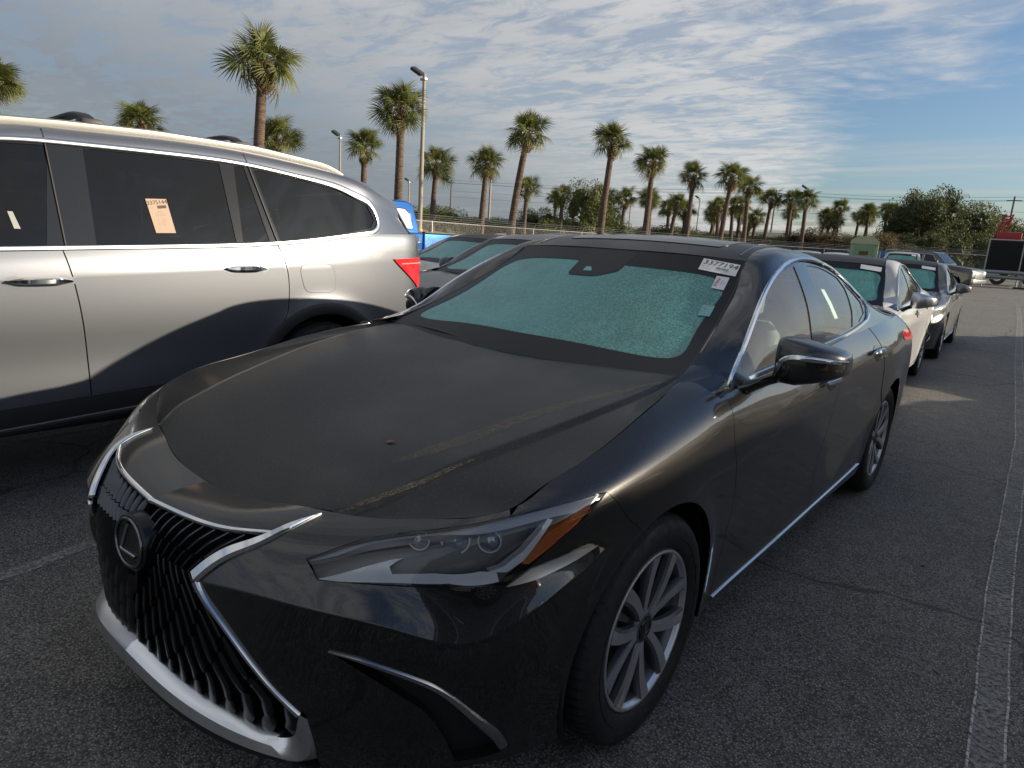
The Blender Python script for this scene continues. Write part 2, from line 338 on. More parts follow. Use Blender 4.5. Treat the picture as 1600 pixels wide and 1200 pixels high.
# ---------------------------------------------------------------- mesh helpers
def link(o,parent=None):
    COL.objects.link(o)
    if parent is not None: o.parent=parent
    return o
def empty(name,loc=(0,0,0),rz=0,label=None,cat=None,group=None,scale=None,parent=None):
    o=bpy.data.objects.new(name,None); o.empty_display_size=.1; link(o,parent); o.location=loc; o.rotation_euler=(0,0,rz)
    if scale: o.scale=scale
    if label: tag(o,label,cat,group)
    return o
def tag(o,label=None,cat=None,group=None,kind=None):
    if label: o['label']=label
    if cat: o['category']=cat
    if group: o['group']=group
    if kind: o['kind']=kind
    return o
def mk(name,V,F,m,parent=None,N=None,smooth=True,mirror=False,fm=None,mats=None):
    V=np.asarray(V,float); F=[tuple(int(i) for i in f) for f in F]
    me=bpy.data.meshes.new(name); me.from_pydata(V.tolist(),[],F)
    for mm in (mats or [m]): me.materials.append(mm)
    if fm is not None: me.polygons.foreach_set('material_index',np.asarray(fm,np.int32))
    if smooth: me.polygons.foreach_set('use_smooth',np.ones(len(F),bool))
    me.update()
    if N is not None: me.normals_split_custom_set_from_vertices(np.asarray(N,float).tolist())
    o=bpy.data.objects.new(name,me); link(o,parent)
    if mirror:
        mk(name,V*[-1,1,1],[f[::-1] for f in F],m,parent,None if N is None else np.asarray(N)*[-1,1,1],smooth,False,fm,mats)
    return o
def inpoly(pts,loops):
    r=np.zeros(len(pts),bool)
    for lp in loops:
        a=lp; b=np.roll(lp,-1,axis=0)
        for (x1,y1),(x2,y2) in zip(a,b):
            if y1==y2: continue
            c=((y1>pts[:,1])!=(y2>pts[:,1]))&(pts[:,0]<(x2-x1)*(pts[:,1]-y1)/(y2-y1)+x1); r^=c
    return r
def resample(lp,h):
    lp=np.asarray(lp,float); nx=np.roll(lp,-1,axis=0); o=[]
    for a,b in zip(lp,nx):
        d=np.linalg.norm(b-a)
        if d<1e-5: continue
        m=max(1,int(round(d/h))); o.append(a+(b-a)*(np.arange(m)/m)[:,None])
    return np.vstack(o)
def inset(lp,g,hold=None):
    a=np.roll(lp,1,axis=0); b=np.roll(lp,-1,axis=0); t=b-a; t/=np.maximum(np.linalg.norm(t,axis=1),1e-9)[:,None]
    n=np.stack([-t[:,1],t[:,0]],1)
    ar=.5*np.sum(lp[:,0]*b[:,1]-b[:,0]*lp[:,1])
    if ar<0: n=-n
    k=np.ones(len(lp)) if hold is None else 1-hold.astype(float)
    return lp+n*g*k[:,None]
def panel(name,S,loops,h,m,parent,off=0.,flange=.012,gap=.002,mirror=False,holdx=False,holegap=None,bulge=None,flatn=False):
    """trimmed piece of a surface: loops are uv polygons (outer, then holes)"""
    LP=[]
    for i,lp in enumerate(loops):
        lp=resample(lp,h)
        hold=(np.abs(S.ev(lp)[:,0])<.002) if holdx else None
        g=gap if i==0 else -(gap if holegap is None else holegap)
        if g: lp=inset(lp,g,hold)
        LP.append(np.clip(lp,[S.u[0],S.v[0]],[S.u[-1],S.v[-1]]))
    o=LP[0]; lo=o.min(0); hi=o.max(0)
    gx=np.arange(lo[0],hi[0],h); gy=np.arange(lo[1],hi[1],h*.87)
    G=[]
    for j,y in enumerate(gy): G.append(np.stack([gx+(j%2)*h*.5,np.full(len(gx),y)],1))
    G=np.vstack(G) if G else np.zeros((0,2))
    if len(G):
        G=G[inpoly(G,LP)]; B=np.vstack(LP)
        if len(G):
            keep=np.ones(len(G),bool)
            for k in range(0,len(G),2000):
                q=G[k:k+2000]; keep[k:k+2000]=(((q[:,None]-B[None])**2).sum(2).min(1)>(.55*h)**2)
            G=G[keep]
    pts=np.vstack(LP+[G]); E=[]; k=0
    for lp in LP:
        n=len(lp); E+=[(k+i,k+(i+1)%n) for i in range(n)]; k+=n
    r=delaunay_2d_cdt([Vector(p) for p in pts.tolist()],E,[],0,1e-7)
    uv=np.array([tuple(v) for v in r[0]]); T=np.array([f for f in r[2] if len(f)==3]); T=T[inpoly(uv[T].mean(1),LP)]
    nn=S.nrm(uv); P=S.ev(uv)+nn*off
    if bulge is not None: P=P+nn*bulge(uv)[:,None]
    # orient triangles along the surface normal
    fn=np.cross(P[T[:,1]]-P[T[:,0]],P[T[:,2]]-P[T[:,0]]); fl=(fn*nn[T[:,0]]).sum(1)<0; T[fl]=T[fl][:,::-1]
    V=[P]; NN=[nn]; F=T.tolist(); base=len(P)
    if flange:
        for lp in LP:
            q=S.ev(lp)+S.nrm(lp)*off; n_=S.nrm(lp); c=len(lp)
            tg=np.roll(q,-1,axis=0)-np.roll(q,1,axis=0); sd_=np.cross(tg,n_); sd_/=np.maximum(np.linalg.norm(sd_,axis=1),1e-9)[:,None]
            ctr=inpoly((lp+np.stack([np.zeros(c),np.zeros(c)],1)),LP)
            # outward = away from panel: test with small uv step along sd
            e=S.inv(q[:1]+sd_[:1]*.004)[0] if False else None
            V+= [q,q-n_*flange]; 
            area=.5*np.sum(lp[:,0]*np.roll(lp[:,1],-1)-np.roll(lp[:,0],-1)*lp[:,1])
            sgn=(1 if area>0 else -1)*S.flip*(1 if lp is LP[0] else -1)
            NN+=[sd_*sgn,sd_*sgn]
            for i in range(c):
                j=(i+1)%c; f=(base+i,base+c+i,base+c+j,base+j) if sgn>0 else (base+i,base+j,base+c+j,base+c+i); F.append(f)
            base+=2*c
    return mk(name,np.vstack(V),F,m,parent,None if flatn else np.vstack(NN),True,mirror)
def ribbon(name,P,N,w,h,m,parent,prof=((-1,-.6),(-1,.3),(-.6,1),(.6,1),(1,.3),(1,-.6)),closed=False,mirror=False,cap=True):
    """raised strip along path P lying on a surface with normals N; w half width(s), h height(s)"""
    P=np.asarray(P,float); N=np.asarray(N,float); n=len(P)
    t=(np.roll(P,-1,0)-np.roll(P,1,0)) if closed else np.gradient(P,axis=0)
    t/=np.maximum(np.linalg.norm(t,axis=1),1e-9)[:,None]; b=np.cross(N,t); b/=np.maximum(np.linalg.norm(b,axis=1),1e-9)[:,None]
    w=np.broadcast_to(np.asarray(w,float),(n,)); h=np.broadcast_to(np.asarray(h,float),(n,))
    k=len(prof); V=np.stack([P+b*(a*w)[:,None]+N*(c*h)[:,None] for a,c in prof],1).reshape(-1,3); F=[]
    for i in range(n if closed else n-1):
        j=(i+1)%n
        for q in range(k-1): F.append((i*k+q,i*k+q+1,j*k+q+1,j*k+q))
        F.append((i*k+k-1,i*k,j*k,j*k+k-1))
    if cap and not closed: F.append(tuple(range(k))[::-1]); F.append(tuple((n-1)*k+q for q in range(k)))
    o=mk(name,V,F,m,parent,None,True,mirror); autosmooth(o,38)
    return o
def autosmooth(o,deg):
    me=o.data; bm=bmesh.new(); bm.from_mesh(me); bmesh.ops.recalc_face_normals(bm,faces=bm.faces)
    lim=math.radians(deg)
    for e in bm.edges:
        if len(e.link_faces)==2: e.smooth=e.calc_face_angle(0)<lim
    bm.to_mesh(me); bm.free()
def sstrip(name,S,pts,w,h,m,parent,n=60,off=0.,closed=False,mirror=False,smooth=True,wt=(1,1,1),region=None,**k):
    q=curve(pts,n,closed) if smooth else poly(pts,.03)
    uv=S.inv(q,wt,region); P=S.ev(uv); N=S.nrm(uv); f=lambda a:a if np.isscalar(a) else np.interp(np.linspace(0,1,len(P)),np.linspace(0,1,len(a)),a)
    return ribbon(name,P+N*off,N,f(w),f(h),m,parent,closed=closed,mirror=mirror,**k)
def tube(name,P,r,m,parent=None,k=8,closed=False,mirror=False):
    P=np.asarray(P,float); n=len(P); t=np.gradient(P,axis=0); t/=np.maximum(np.linalg.norm(t,axis=1),1e-9)[:,None]
    ref=np.array([0,0,1.]) if abs(t[:,2]).mean()<.8 else np.array([1.,0,0])
    a=np.cross(t,ref); a/=np.linalg.norm(a,axis=1)[:,None]; b=np.cross(t,a); r=np.broadcast_to(np.asarray(r,float),(n,))
    V=[];F=[]
    for i in range(k):
        th=2*np.pi*i/k; V.append(P+(a*np.cos(th)+b*np.sin(th))*r[:,None])
    V=np.stack(V,1).reshape(-1,3)
    for i in range(n-1):
        for q in range(k): F.append((i*k+q,(i+1)*k+q,(i+1)*k+(q+1)%k,i*k+(q+1)%k))
    F.append(tuple(range(k))); F.append(tuple((n-1)*k+q for q in range(k))[::-1])
    o=mk(name,V,F,m,parent,None,True,mirror); autosmooth(o,50); return o
def lathe(name,prof,m,parent=None,k=48,axis=0,fm=None,mats=None,loc=None):
    """profile of (axial, radius) revolved about x (axis 0), y or z"""
    V=[];F=[];M_=[]; n=len(prof)
    for i in range(k):
        c,s=math.cos(2*math.pi*i/k),math.sin(2*math.pi*i/k)
        for a,r in prof: V.append({0:(a,r*c,r*s),1:(r*c,a,r*s),2:(r*c,r*s,a)}[axis])
    for i in range(k):
        j=(i+1)%k
        for q in range(n-1): F.append((i*n+q,i*n+q+1,j*n+q+1,j*n+q)); M_.append(fm[q] if fm else 0)
    o=mk(name,V,F,m,parent,None,True,False,M_ if mats else None,mats); autosmooth(o,32)
    if loc: o.location=loc
    return o
def boxes(name,items,m,parent=None,bev=0.,smooth=False,seg=2):
    """items: (cx,cy,cz,sx,sy,sz[,rz]) joined; optional bevel"""
    bm=bmesh.new()
    for it in items:
        r=bmesh.ops.create_cube(bm,size=1); M_=Matrix.Translation(it[:3])@Matrix.Rotation(it[6] if len(it)>6 else 0,4,'Z')@Matrix.Diagonal((*it[3:6],1)); bmesh.ops.transform(bm,matrix=M_,verts=r['verts'])
    if bev: bmesh.ops.bevel(bm,geom=list(bm.edges),offset=bev,segments=seg,affect='EDGES',profile=.6)
    me=bpy.data.meshes.new(name); bm.to_mesh(me); bm.free(); me.materials.append(m)
    if smooth or bev: me.polygons.foreach_set('use_smooth',np.ones(len(me.polygons),bool))
    o=link(bpy.data.objects.new(name,me),parent)
    if bev: autosmooth(o,40)
    return o
def loft(name,rings,m,parent=None,cap=True,mirror=False,sub=0,deg=40):
    """closed rings of equal count joined into a skin"""
    R_=[np.asarray(r,float) for r in rings]; k=len(R_[0]); V=np.vstack(R_); F=[]
    for i in range(len(R_)-1):
        for q in range(k): F.append((i*k+q,i*k+(q+1)%k,(i+1)*k+(q+1)%k,(i+1)*k+q))
    if cap: F.append(tuple(range(k))[::-1]); F.append(tuple((len(R_)-1)*k+q for q in range(k)))
    o=mk(name,V,F,m,parent,None,True,False); autosmooth(o,deg)
    if sub: md=o.modifiers.new('sub','SUBSURF'); md.levels=md.render_levels=sub
    if mirror:
        o2=mk(name,V*[-1,1,1],[f[::-1] for f in F],m,parent,None,True,False); autosmooth(o2,deg)
        if sub: md=o2.modifiers.new('sub','SUBSURF'); md.levels=md.render_levels=sub
    return o
def text(name,body,size,m,parent,mw):
    cu=bpy.data.curves.new(name,'FONT'); cu.body=body; cu.size=size; cu.align_x='CENTER'; cu.align_y='CENTER'; cu.resolution_u=2
    t=bpy.data.objects.new(name,cu); COL.objects.link(t); bpy.context.view_layer.update()
    me=bpy.data.meshes.new_from_object(t.evaluated_get(bpy.context.evaluated_depsgraph_get())); bpy.data.objects.remove(t); bpy.data.curves.remove(cu)
    me.name=name; me.materials.clear(); me.materials.append(m); o=link(bpy.data.objects.new(name,me),parent); o.matrix_local=mw; return o
def copy_tree(o,parent=None):
    c=o.copy(); COL.objects.link(c); c.parent=parent
    for ch in list(o.children): copy_tree(ch,c)
    return c
# ---------------------------------------------------------------- ground
def asph(t):
    ag=t.voro(140); ag2=t.voro(140,out=1); sx=t.node('ShaderNodeSeparateXYZ'); t.link(ag2,sx.inputs[0])
    stone=t.math('MULTIPLY',t.ramp(ag,.42,.25),t.ramp(sx.outputs[0],.30,.85))
    fine=t.noise(420,3,.7); big=t.noise(.55,5,.6); mid=t.noise(7,4,.6)
    base=t.mix(t.ramp(big,.3,.7),(.145,.139,.129),(.200,.192,.179)); base=t.mix(t.ramp(mid,.35,.7,0,.5),base,(.058,.054,.049))
    base=t.mix(t.ramp(fine,.35,.8,0,.55),base,(.14,.13,.118)); base=t.mix(t.ramp(ag,.50,.72,0,.75),base,(.022,.021,.020)); base=t.mix(t.math('MULTIPLY',stone,.85),base,(.48,.46,.43))
    oil=t.ramp(t.noise(1.7,3,.5),.66,.76); base=t.mix(t.math('MULTIPLY',oil,.45),base,(.03,.029,.028)); ck=t.voro(.42,'DISTANCE_TO_EDGE',co=t.warp()); base=t.mix(t.math('MULTIPLY',t.ramp(ck,.006,.0015),.7),base,(.025,.024,.023))
    t.to('Base Color',base); t.to('Roughness',t.ramp(fine,.3,.8,.70,.9))
    h=t.math('ADD',t.math('MULTIPLY',t.ramp(ag,.5,.0),1.0),t.math('MULTIPLY',fine,.6)); t.to('Normal',t.bump(h,.7,.006))
ASPHALT=mat('asphalt',(.05,.05,.05),.85,build=asph)
def sheet(name,x0,y0,x1,y1,z,m,kind='structure',parent=None):
    o=mk(name,[(x0,y0,z),(x1,y0,z),(x1,y1,z),(x0,y1,z)],[(0,1,2,3)],m,parent,None,False)
    if kind: o['kind']=kind
    return o
g=sheet('ground',-900,-400,900,1500,-.004,mat('far_ground',(.10,.10,.085),.9,build=lambda t:t.to('Base Color',t.mix(t.ramp(t.noise(.05,4),.35,.65),(.085,.09,.06),(.16,.15,.12)))))
g=sheet('parking_lot',-70,-60,80,64,0,ASPHALT)
# ---------------------------------------------------------------- wheel
def spoke_mesh(kind):
    """one blade of the ten-spoke rim: hub to rim, broad machined face, dark flanks; wheel axis +x is outwards"""
    V=[];F=[];M_=[]; n=7; k=6
    for i in range(n):
        f=i/(n-1); r=.040+f*.182
        ang=(.30*f**1.3 if kind==0 else -.30*f**1.3)*.62
        w=.0165+.0105*f**1.6; face=.012-.010*(1-f)**2+(.016*math.sin(f*math.pi*.5)); face=.006+.020*f-.004*f*f
        e=.55*w
        for a,d in ((-w,-.022),(-w,-.006),(-e if kind else -w*.86,0),(e if not kind else w*.86,0),(w,-.006),(w,-.022)):
            th=ang+a/r*.98; V.append((face+d,-r*math.sin(th),r*math.cos(th)))
    for i in range(n-1):
        for q in range(k-1): F.append((i*k+q,i*k+q+1,(i+1)*k+q+1,(i+1)*k+q)); M_.append(0 if q==2 else 1)
    F.append(tuple(range(k))); M_.append(1); F.append(tuple((n-1)*k+q for q in range(k))[::-1]); M_.append(1)
    return V,F,M_
WHEEL=None
def make_wheel():
    """proto: rim barrel with tyre, blades, cap, disc as children; local +x outward, origin at hub face plane"""
    TB=mat('tyre_tread',(.013,.013,.014),.75)
    rim=lathe('wheel',[(-.17,.215),(-.165,.222),(-.10,.205),(-.02,.206),(.008,.214),(.014,.2195),(.021,.2225),(.0225,.2275),(.021,.2315),(.014,.234),(.0,.232)],ALLOY,None,72,0,fm=[1,1,1,1,0,0,0,0,0,0],mats=[ALLOY,ALLOY_DARK])
    ty=[(.010,.232),(.019,.238),(.027,.250),(.031,.268),(.0335,.285),(.032,.298),(.0265,.312),(.020,.319),(.013,.324),(.003,.3285),(-.006,.3305)]
    x=-.006
    for g in (-.042,-.085,-.128,-.171):        # circumferential grooves
        ty+=[(g+.006,.3335),(g+.004,.3265),(g-.004,.3265),(g-.006,.3335)]
    ty+=[(-.206,.3305),(-.215,.3285),(-.232,.312),(-.238,.285),(-.23,.25),(-.17,.225)]
    t=lathe('tyre',ty,RUBBER,rim,96,0)
    # shoulder sipes: short cross cuts standing as blocks
    V=[];F=[]
    for i in range(72):
        for (x0,x1,r0,r1) in ((.0215,-.028,.3185,.3345),(-.186,-.230,.3345,.3185)):
            a0=2*math.pi*i/72+ (0.02 if x0<0 else 0); a1=a0+2*math.pi/72*.74; b=len(V)
            xm=(x0+x1)/2
            for a in (a0,a1):
                c,s=math.cos(a),math.sin(a)
                xs=(x0,.006,-.006,x1) if x0>0 else (x0,-.2,-.212,x1); rs=(.3190,.3295,.3325,.3350) if x0>0 else (.3350,.3325,.3295,.3190)
                for X,R_ in zip(xs,rs): V.append((X,R_*c,R_*s))
            for q in range(3): F.append((b+q,b+q+1,b+4+q+1,b+4+q))
    o=mk('tread_blocks',V,F,TB,rim,None,False); o['kind']='stuff'
    # raised bands on the sidewall
    lathe('sidewall_rib',[(.0305,.270),(.0335,.2705),(.0335,.272),(.031,.2725)],RUBBER,rim,72,0)
    S=[spoke_mesh(0),spoke_mesh(1)]; ME=[]
    for V,F,M_ in S:
        o=mk('spoke',V,F,None,rim,None,True,False,M_,[ALLOY,ALLOY_DARK]); autosmooth(o,30); ME.append(o)
    for i in range(5):
        for s in (0,1):
            a=2*math.pi*i/5+(.20 if s==0 else -.20)*1.0
            if i==0: o=ME[s]
            else: o=ME[s].copy(); COL.objects.link(o); o.parent=rim
            o.rotation_euler=(a,0,0)
    # pocket webs between the blades (dark, set back)
    V=[];F=[]
    for i in range(5):
        a=2*math.pi*(i+.5)/5; b=len(V)
        for r,w in ((.07,.012),(.14,.024),(.212,.062)):
            for sgn in (-1,1):
                th=a+sgn*w/r*.5; V.append((-.014,-r*math.sin(th),r*math.cos(th)))
        F+=[(b,b+1,b+3,b+2),(b+2,b+3,b+5,b+4)]
    mk('spoke_web',V,F,ALLOY_DARK,rim,None,False)
    lathe('hub',[(-.05,.001),(-.05,.055),(-.004,.055),(.006,.046),(.008,.036)],ALLOY_DARK,rim,32,0)
    lathe('hub_cap',[(.006,.034),(.011,.033),(.014,.027),(.0145,.024),(.012,.0235),(.013,.0005)],GLOSS_BLACK,rim,32,0)
    V=[];F=[]                                                          # the mark on the cap: a tilted hook
    for (y0,z0,y1,z1) in ((-.004,.014,-.010,-.010),(-.010,-.010,.012,-.010)):
        b=len(V); d=np.array([y1-y0,z1-z0]); d/=np.linalg.norm(d); nn=np.array([-d[1],d[0]])*.0022
        for (y,z) in ((y0,z0),(y1,z1)):
            V+=[(.0150,y+nn[0],z+nn[1]),(.0150,y-nn[0],z-nn[1])]
        F.append((b,b+1,b+3,b+2))
    mk('cap_mark',V,F,CHROME,rim,None,False)
    for i in range(5):
        a=2*math.pi*i/5+.63; o=lathe('lug_nut',[(-.02,.009),(.0,.009),(.004,.006),(.004,.0005)],ALLOY_DARK,rim,8,0); o.location=(-.004,-.046*math.sin(a),.046*math.cos(a))
    lathe('brake_disc',[(-.075,.06),(-.072,.150),(-.078,.152),(-.085,.150),(-.088,.06)],BRAKE,rim,48,0)
    c=boxes('caliper',[(-.08,.12,.05,.05,.05,.13)],CALIPER,rim,.012)
    return rim
def place_wheels(root,spots,scale=1.):
    global WHEEL
    for i,(x,y,z,ry) in enumerate(spots):
        if WHEEL is None: WHEEL=make_wheel(); o=WHEEL; o.parent=root
        else: o=copy_tree(WHEEL,root)
        o.location=(x,y,z); o.rotation_euler=(random.uniform(0,6) if i or root.name!='black_sedan' else .35,0,math.pi if x<0 else 0); o.scale=(scale,)*3
        if x<0: o.rotation_euler=(0.4,0,math.pi)
# ---------------------------------------------------------------- saloon
class Shape: pass
def arch_pts(cy,cz,R,a0,a1,n=26):
    a=np.radians(np.linspace(a0,a1,n)); return [(0,cy+R*math.cos(t),cz+R*math.sin(t)) for t in a]
BODY=Surf(HB,vbr=(3,),post=flare([(0,.334),(2.87,.334)]))
HOOD=Surf(hood_grid(),vbr=(2,3,7,8),flip=-1)
WIND=Surf(cross_grid(HW),flip=-1); ROOF=Surf(cross_grid(HR),flip=-1); GS=Surf(HG,vbr=(2,)); RGL=Surf(cross_grid(HRG),flip=-1); TLID=Surf(cross_grid(HTL),flip=-1)
SIDE=lambda T:(T[:,0]>.70)&(T[:,1]>-.5)&(T[:,1]<3.6)
def siv(L): return BODY.inv([(0,)+tuple(p[-2:]) for p in L],(0,1,1),SIDE)
def biv(L,n=None): return BODY.inv(curve(L,n) if n else np.array(L,float))
def toprow(x0,x1,n=30,by=0):
    """uv samples along the hood-seam row between values of x (by=0) or y (by=1)"""
    q=np.linspace(BODY.u[0],BODY.u[-1],1500); P=BODY.ev(np.stack([q,np.full(1500,BODY.v[-1])],1))[:,by]
    if by==0: m=q<BODY.u[6]+.02
    else: m=q>BODY.u[4]
    u=np.interp(np.linspace(x0,x1,n),P[m],q[m]); return np.stack([u,np.full(n,BODY.v[-1])],1)
def botrow(x0,x1,by=0,n=24):
    q=np.linspace(BODY.u[0],BODY.u[-1],1500); P=BODY.ev(np.stack([q,np.full(1500,BODY.v[0])],1))[:,by]
    m=(q<BODY.u[5]) if by==0 else (q>BODY.u[3])
    return np.interp([x0,x1],P[m],q[m])
HL_TOP=[(.517,-.843,.702),(.551,-.80,.72),(.582,-.757,.736),(.662,-.684,.76),(.745,-.614,.78),(.811,-.528,.801),(.865,-.41,.816),(.904,-.287,.820)]
HL_OUT=[(.904,-.287,.820),(.904,-.348,.787),(.89,-.435,.744),(.866,-.514,.692),(.845,-.567,.664)]
HL_BOT=[(.845,-.567,.664),(.774,-.674,.667),(.681,-.768,.674),(.566,-.85,.674)]
L_IN=[(.404,-.854,.723),(.351,-.922,.686),(.283,-.976,.612)]
L_LOW=[(.283,-.976,.612),(.305,-.974,.588),(.364,-.962,.531),(.429,-.941,.466),(.483,-.914,.402),(.537,-.881,.358)]
LIP=[(0,-.938,.699),(.166,-.925,.703),(.299,-.90,.711),(.404,-.854,.723)]
G1=[(.850,.60,.977),(.818,.721,1.036),(.78,.905,1.15),(.739,1.117,1.255),(.714,1.293,1.313),(.699,1.50,1.340)]
W_OUT=[(.862,.48,.963),(.837,.566,.987),(.808,.713,1.051),(.774,.886,1.157),(.734,1.093,1.26),(.711,1.248,1.315),(.69,1.456,1.358),(.673,1.711,1.371),(.661,2.046,1.352),(.66,2.30,1.313),(.685,2.52,1.252),(.735,2.63,1.175),(.785,2.56,1.105),(.825,2.40,1.062)]
W_BOT=[(.825,2.40,1.062),(.842,2.1,1.034),(.852,1.6,1.006),(.855,1.1,.984),(.858,.75,.969),(.862,.48,.963)]
def saloon(root,paintm,detail=1,h=.022,belt_trim=CHROME,inner=INT_GREY,interior=True,wscreen=None,sideglass=None,topm=None):
    topm=topm or paintm
    fine=detail>=2; hh=h
    # --- hood
    hf=[P[6] for P in HB[:6]]+[(.808,-.50,.815)]
    edge=curve(hf,30).tolist()+curve([(.808,-.50,.815),(.8125,-.40,.844),(.815,-.235,.872),(.80,.05,.932),(.778,.21,.957),(.756,.36,.974),(.745,.41,.98)],24)[1:].tolist()
    rear=curve([(.745,.41,.98),(.643,.455,.975),(.43,.44,.968),(0,.425,.95)],20)[1:].tolist()
    half=edge+rear; full=half+[(-x,y,z) for x,y,z in half[-2:0:-1]]
    huv=HOOD.inv(full,(1,1,0)); panel('hood',HOOD,[huv],hh*.8,topm,root,gap=.0012,flange=.016)
    # --- front bumper skin, left half then mirrored
    top=toprow(0,.80,40); bx=botrow(.548,-.343)
    if fine:
        out=np.vstack([top,biv(HL_TOP[:6][::-1],24),biv([(.517,-.843,.702),(.545,-.848,.688),(.566,-.85,.674)]),biv(HL_BOT[::-1],20),biv(HL_OUT[::-1],16)[1:],
            siv([(-.245,.778),(-.19,.72)]),siv(arch_pts(0,.334,.378,113,203)),
            np.stack([np.linspace(botrow(0,-.343,1)[1],botrow(.548,0)[0],20),np.zeros(20)],1),biv([(.551,-.864,.315)]),biv(L_LOW[::-1],24),biv(L_IN[::-1],12)[1:],biv(LIP[::-1],20)[1:]])
        fog=np.vstack([biv([(.604,-.849,.522),(.657,-.811,.508),(.697,-.776,.489),(.734,-.737,.466),(.774,-.68,.422),(.806,-.609,.346),(.825,-.548,.276),(.834,-.505,.222)],30),biv([(.826,-.515,.208),(.790,-.57,.203),(.765,-.615,.205)],8)[1:],biv([(.765,-.615,.205),(.764,-.665,.311),(.754,-.696,.364),(.731,-.732,.404),(.656,-.81,.48),(.604,-.849,.522)],24)[1:-1]])
        panel('front_bumper',BODY,[out,fog],hh*.75,paintm,root,mirror=True,holdx=True,gap=.0008,flange=.03)
        panel('fog_recess',BODY,[fog],hh,BLACK_PLASTIC,root,off=-.028,flange=0,gap=-.004,mirror=True)
        fc=[(.604,-.849,.522),(.657,-.811,.508),(.697,-.776,.489),(.734,-.737,.464),(.774,-.68,.420),(.804,-.609,.342),(.822,-.548,.272),(.826,-.518,.222)]
        sstrip('fog_trim',BODY,fc,[.0015,.005,.006,.007,.008,.011,.013,.011],[.004,.006,.006,.006,.006,.006,.005,.003],mat('fog_trim_metal',(.45,.46,.48),.22,metal=1),root,mirror=True)
    else:
        out=np.vstack([top,biv(HL_TOP[5:],10)[1:],siv([(-.245,.778),(-.19,.72)]),siv(arch_pts(0,.334,.378,113,203)),np.stack([np.linspace(botrow(0,-.343,1)[1],0,26),np.zeros(26)],1)])
        panel('front_bumper',BODY,[out],hh*1.2,paintm,root,mirror=True,holdx=True,gap=.0018,flange=.02)
    # --- fender
    ftop=toprow(.41,-.50,26,1)
    door=[(.44,.972),(.45,.955),(.434,.88),(.437,.80),(.50,.65),(.522,.54),(.506,.40),(.478,.27),(.470,.216)]
    ds=np.array([(0,)+d for d in door]); dsc=curve(ds,30)
    fen=np.vstack([ftop,biv(HL_TOP[5:],12),siv([(-.245,.778),(-.19,.72)]),siv(arch_pts(0,.334,.378,113,-18)),siv([(.40,.213)]),siv(dsc[::-1].tolist())])
    panel('front_fender',BODY,[fen],hh,paintm,root,mirror=True,flange=.02,gap=.0008)
    # --- doors and quarter
    bel=lambda ys:[(0,y,float(np.interp(y,[.45,.55,.95,1.5,2.05,2.5,2.87,3.3],[.955,.957,.966,.990,1.02,1.033,1.040,1.043]))) for y in ys]
    d2=curve([(0,1.60,.995),(0,1.612,.87),(0,1.615,.72),(0,1.60,.60),(0,1.56,.47),(0,1.545,.36),(0,1.55,.216)],24)
    fd=np.vstack([siv(dsc[1:].tolist()),siv([(y,.216) for y in np.linspace(.5,1.53,12)]),siv(d2[::-1].tolist()),siv(bel(np.linspace(1.57,.48,20)))])
    panel('front_door',BODY,[fd],hh,paintm,root,mirror=True)
    d3=[(2.32,1.026),(2.40,.92),(2.44,.80),(2.43,.70)]
    rd=np.vstack([siv(d2.tolist()),siv([(y,.216) for y in np.linspace(1.6,2.43,10)]),siv([(2.47,.26),(2.49,.334)]),siv(arch_pts(2.87,.334,.378,178,137,10)),siv([(2.57,.64),(2.53,.72),(2.47,.86),(2.42,.97),(2.39,1.028)]),siv(bel(np.linspace(2.36,1.64,12)))])
    panel('rear_door',BODY,[rd],hh,paintm,root,mirror=True)
    qu=np.vstack([siv([(2.40,1.029),(2.43,.97),(2.48,.86),(2.54,.72),(2.58,.645)]),siv(arch_pts(2.87,.334,.378,135,-20)),np.stack([np.linspace(botrow(0,3.28,1)[1],BODY.u[-1],16),np.full(16,BODY.v[0])],1),np.stack([np.full(6,BODY.u[-1]),np.linspace(BODY.v[0],BODY.v[-1],6)],1)[1:],
        np.stack([np.linspace(BODY.u[-1],np.interp(2.4,[p[6][1] for p in HB[9:19]],BODY.u[9:19]),24),np.full(24,BODY.v[-1])],1)[1:]])
    panel('rear_quarter',BODY,[qu],hh*1.5,paintm,root,mirror=True,holdx=True)
    sill=[(y,z) for y,z in ((.48,.235),(.9,.238),(1.5,.246),(2.0,.252),(2.44,.268))]
    uv=siv(curve([(0,)+s for s in sill],40).tolist()); P=BODY.ev(uv); N=BODY.nrm(uv)
    ribbon('sill_trim',P,N,.0065,.006,belt_trim,root,mirror=True)
    # --- greenhouse
    wl=np.vstack([GS.inv(curve(W_OUT,70)),GS.inv(curve(W_BOT,30))[1:-1]])
    rect=np.vstack([np.stack([np.linspace(GS.u[0],GS.u[-1],60),np.full(60,GS.v[0])],1),np.stack([np.linspace(GS.u[-1],GS.u[0],60),np.full(60,GS.v[-1])],1)])
    panel('roof_pillars',GS,[rect,wl],hh*.8,paintm,root,mirror=True,gap=0,flange=.01)
    g1=np.vstack([GS.inv(curve(G1,30)),GS.inv([(.786,1.47,1.18),(.836,1.44,1.056),(.848,1.435,1.018)]),GS.inv(curve([(.848,1.43,1.012),(.852,1.0,.992),(.853,.66,.976)],12))[1:]])
    g2=np.vstack([GS.inv(curve([(.688,1.70,1.345),(.681,1.972,1.332),(.690,2.254,1.285)],12)),GS.inv([(.725,2.285,1.235),(.80,2.20,1.12),(.836,2.12,1.055)]),GS.inv([(.842,1.9,1.043),(.845,1.63,1.03),(.78,1.655,1.2)])])
    g3=np.vstack([GS.inv([(.70,2.345,1.262),(.722,2.47,1.212),(.757,2.53,1.155),(.80,2.45,1.10),(.828,2.26,1.064),(.775,2.29,1.16)])])
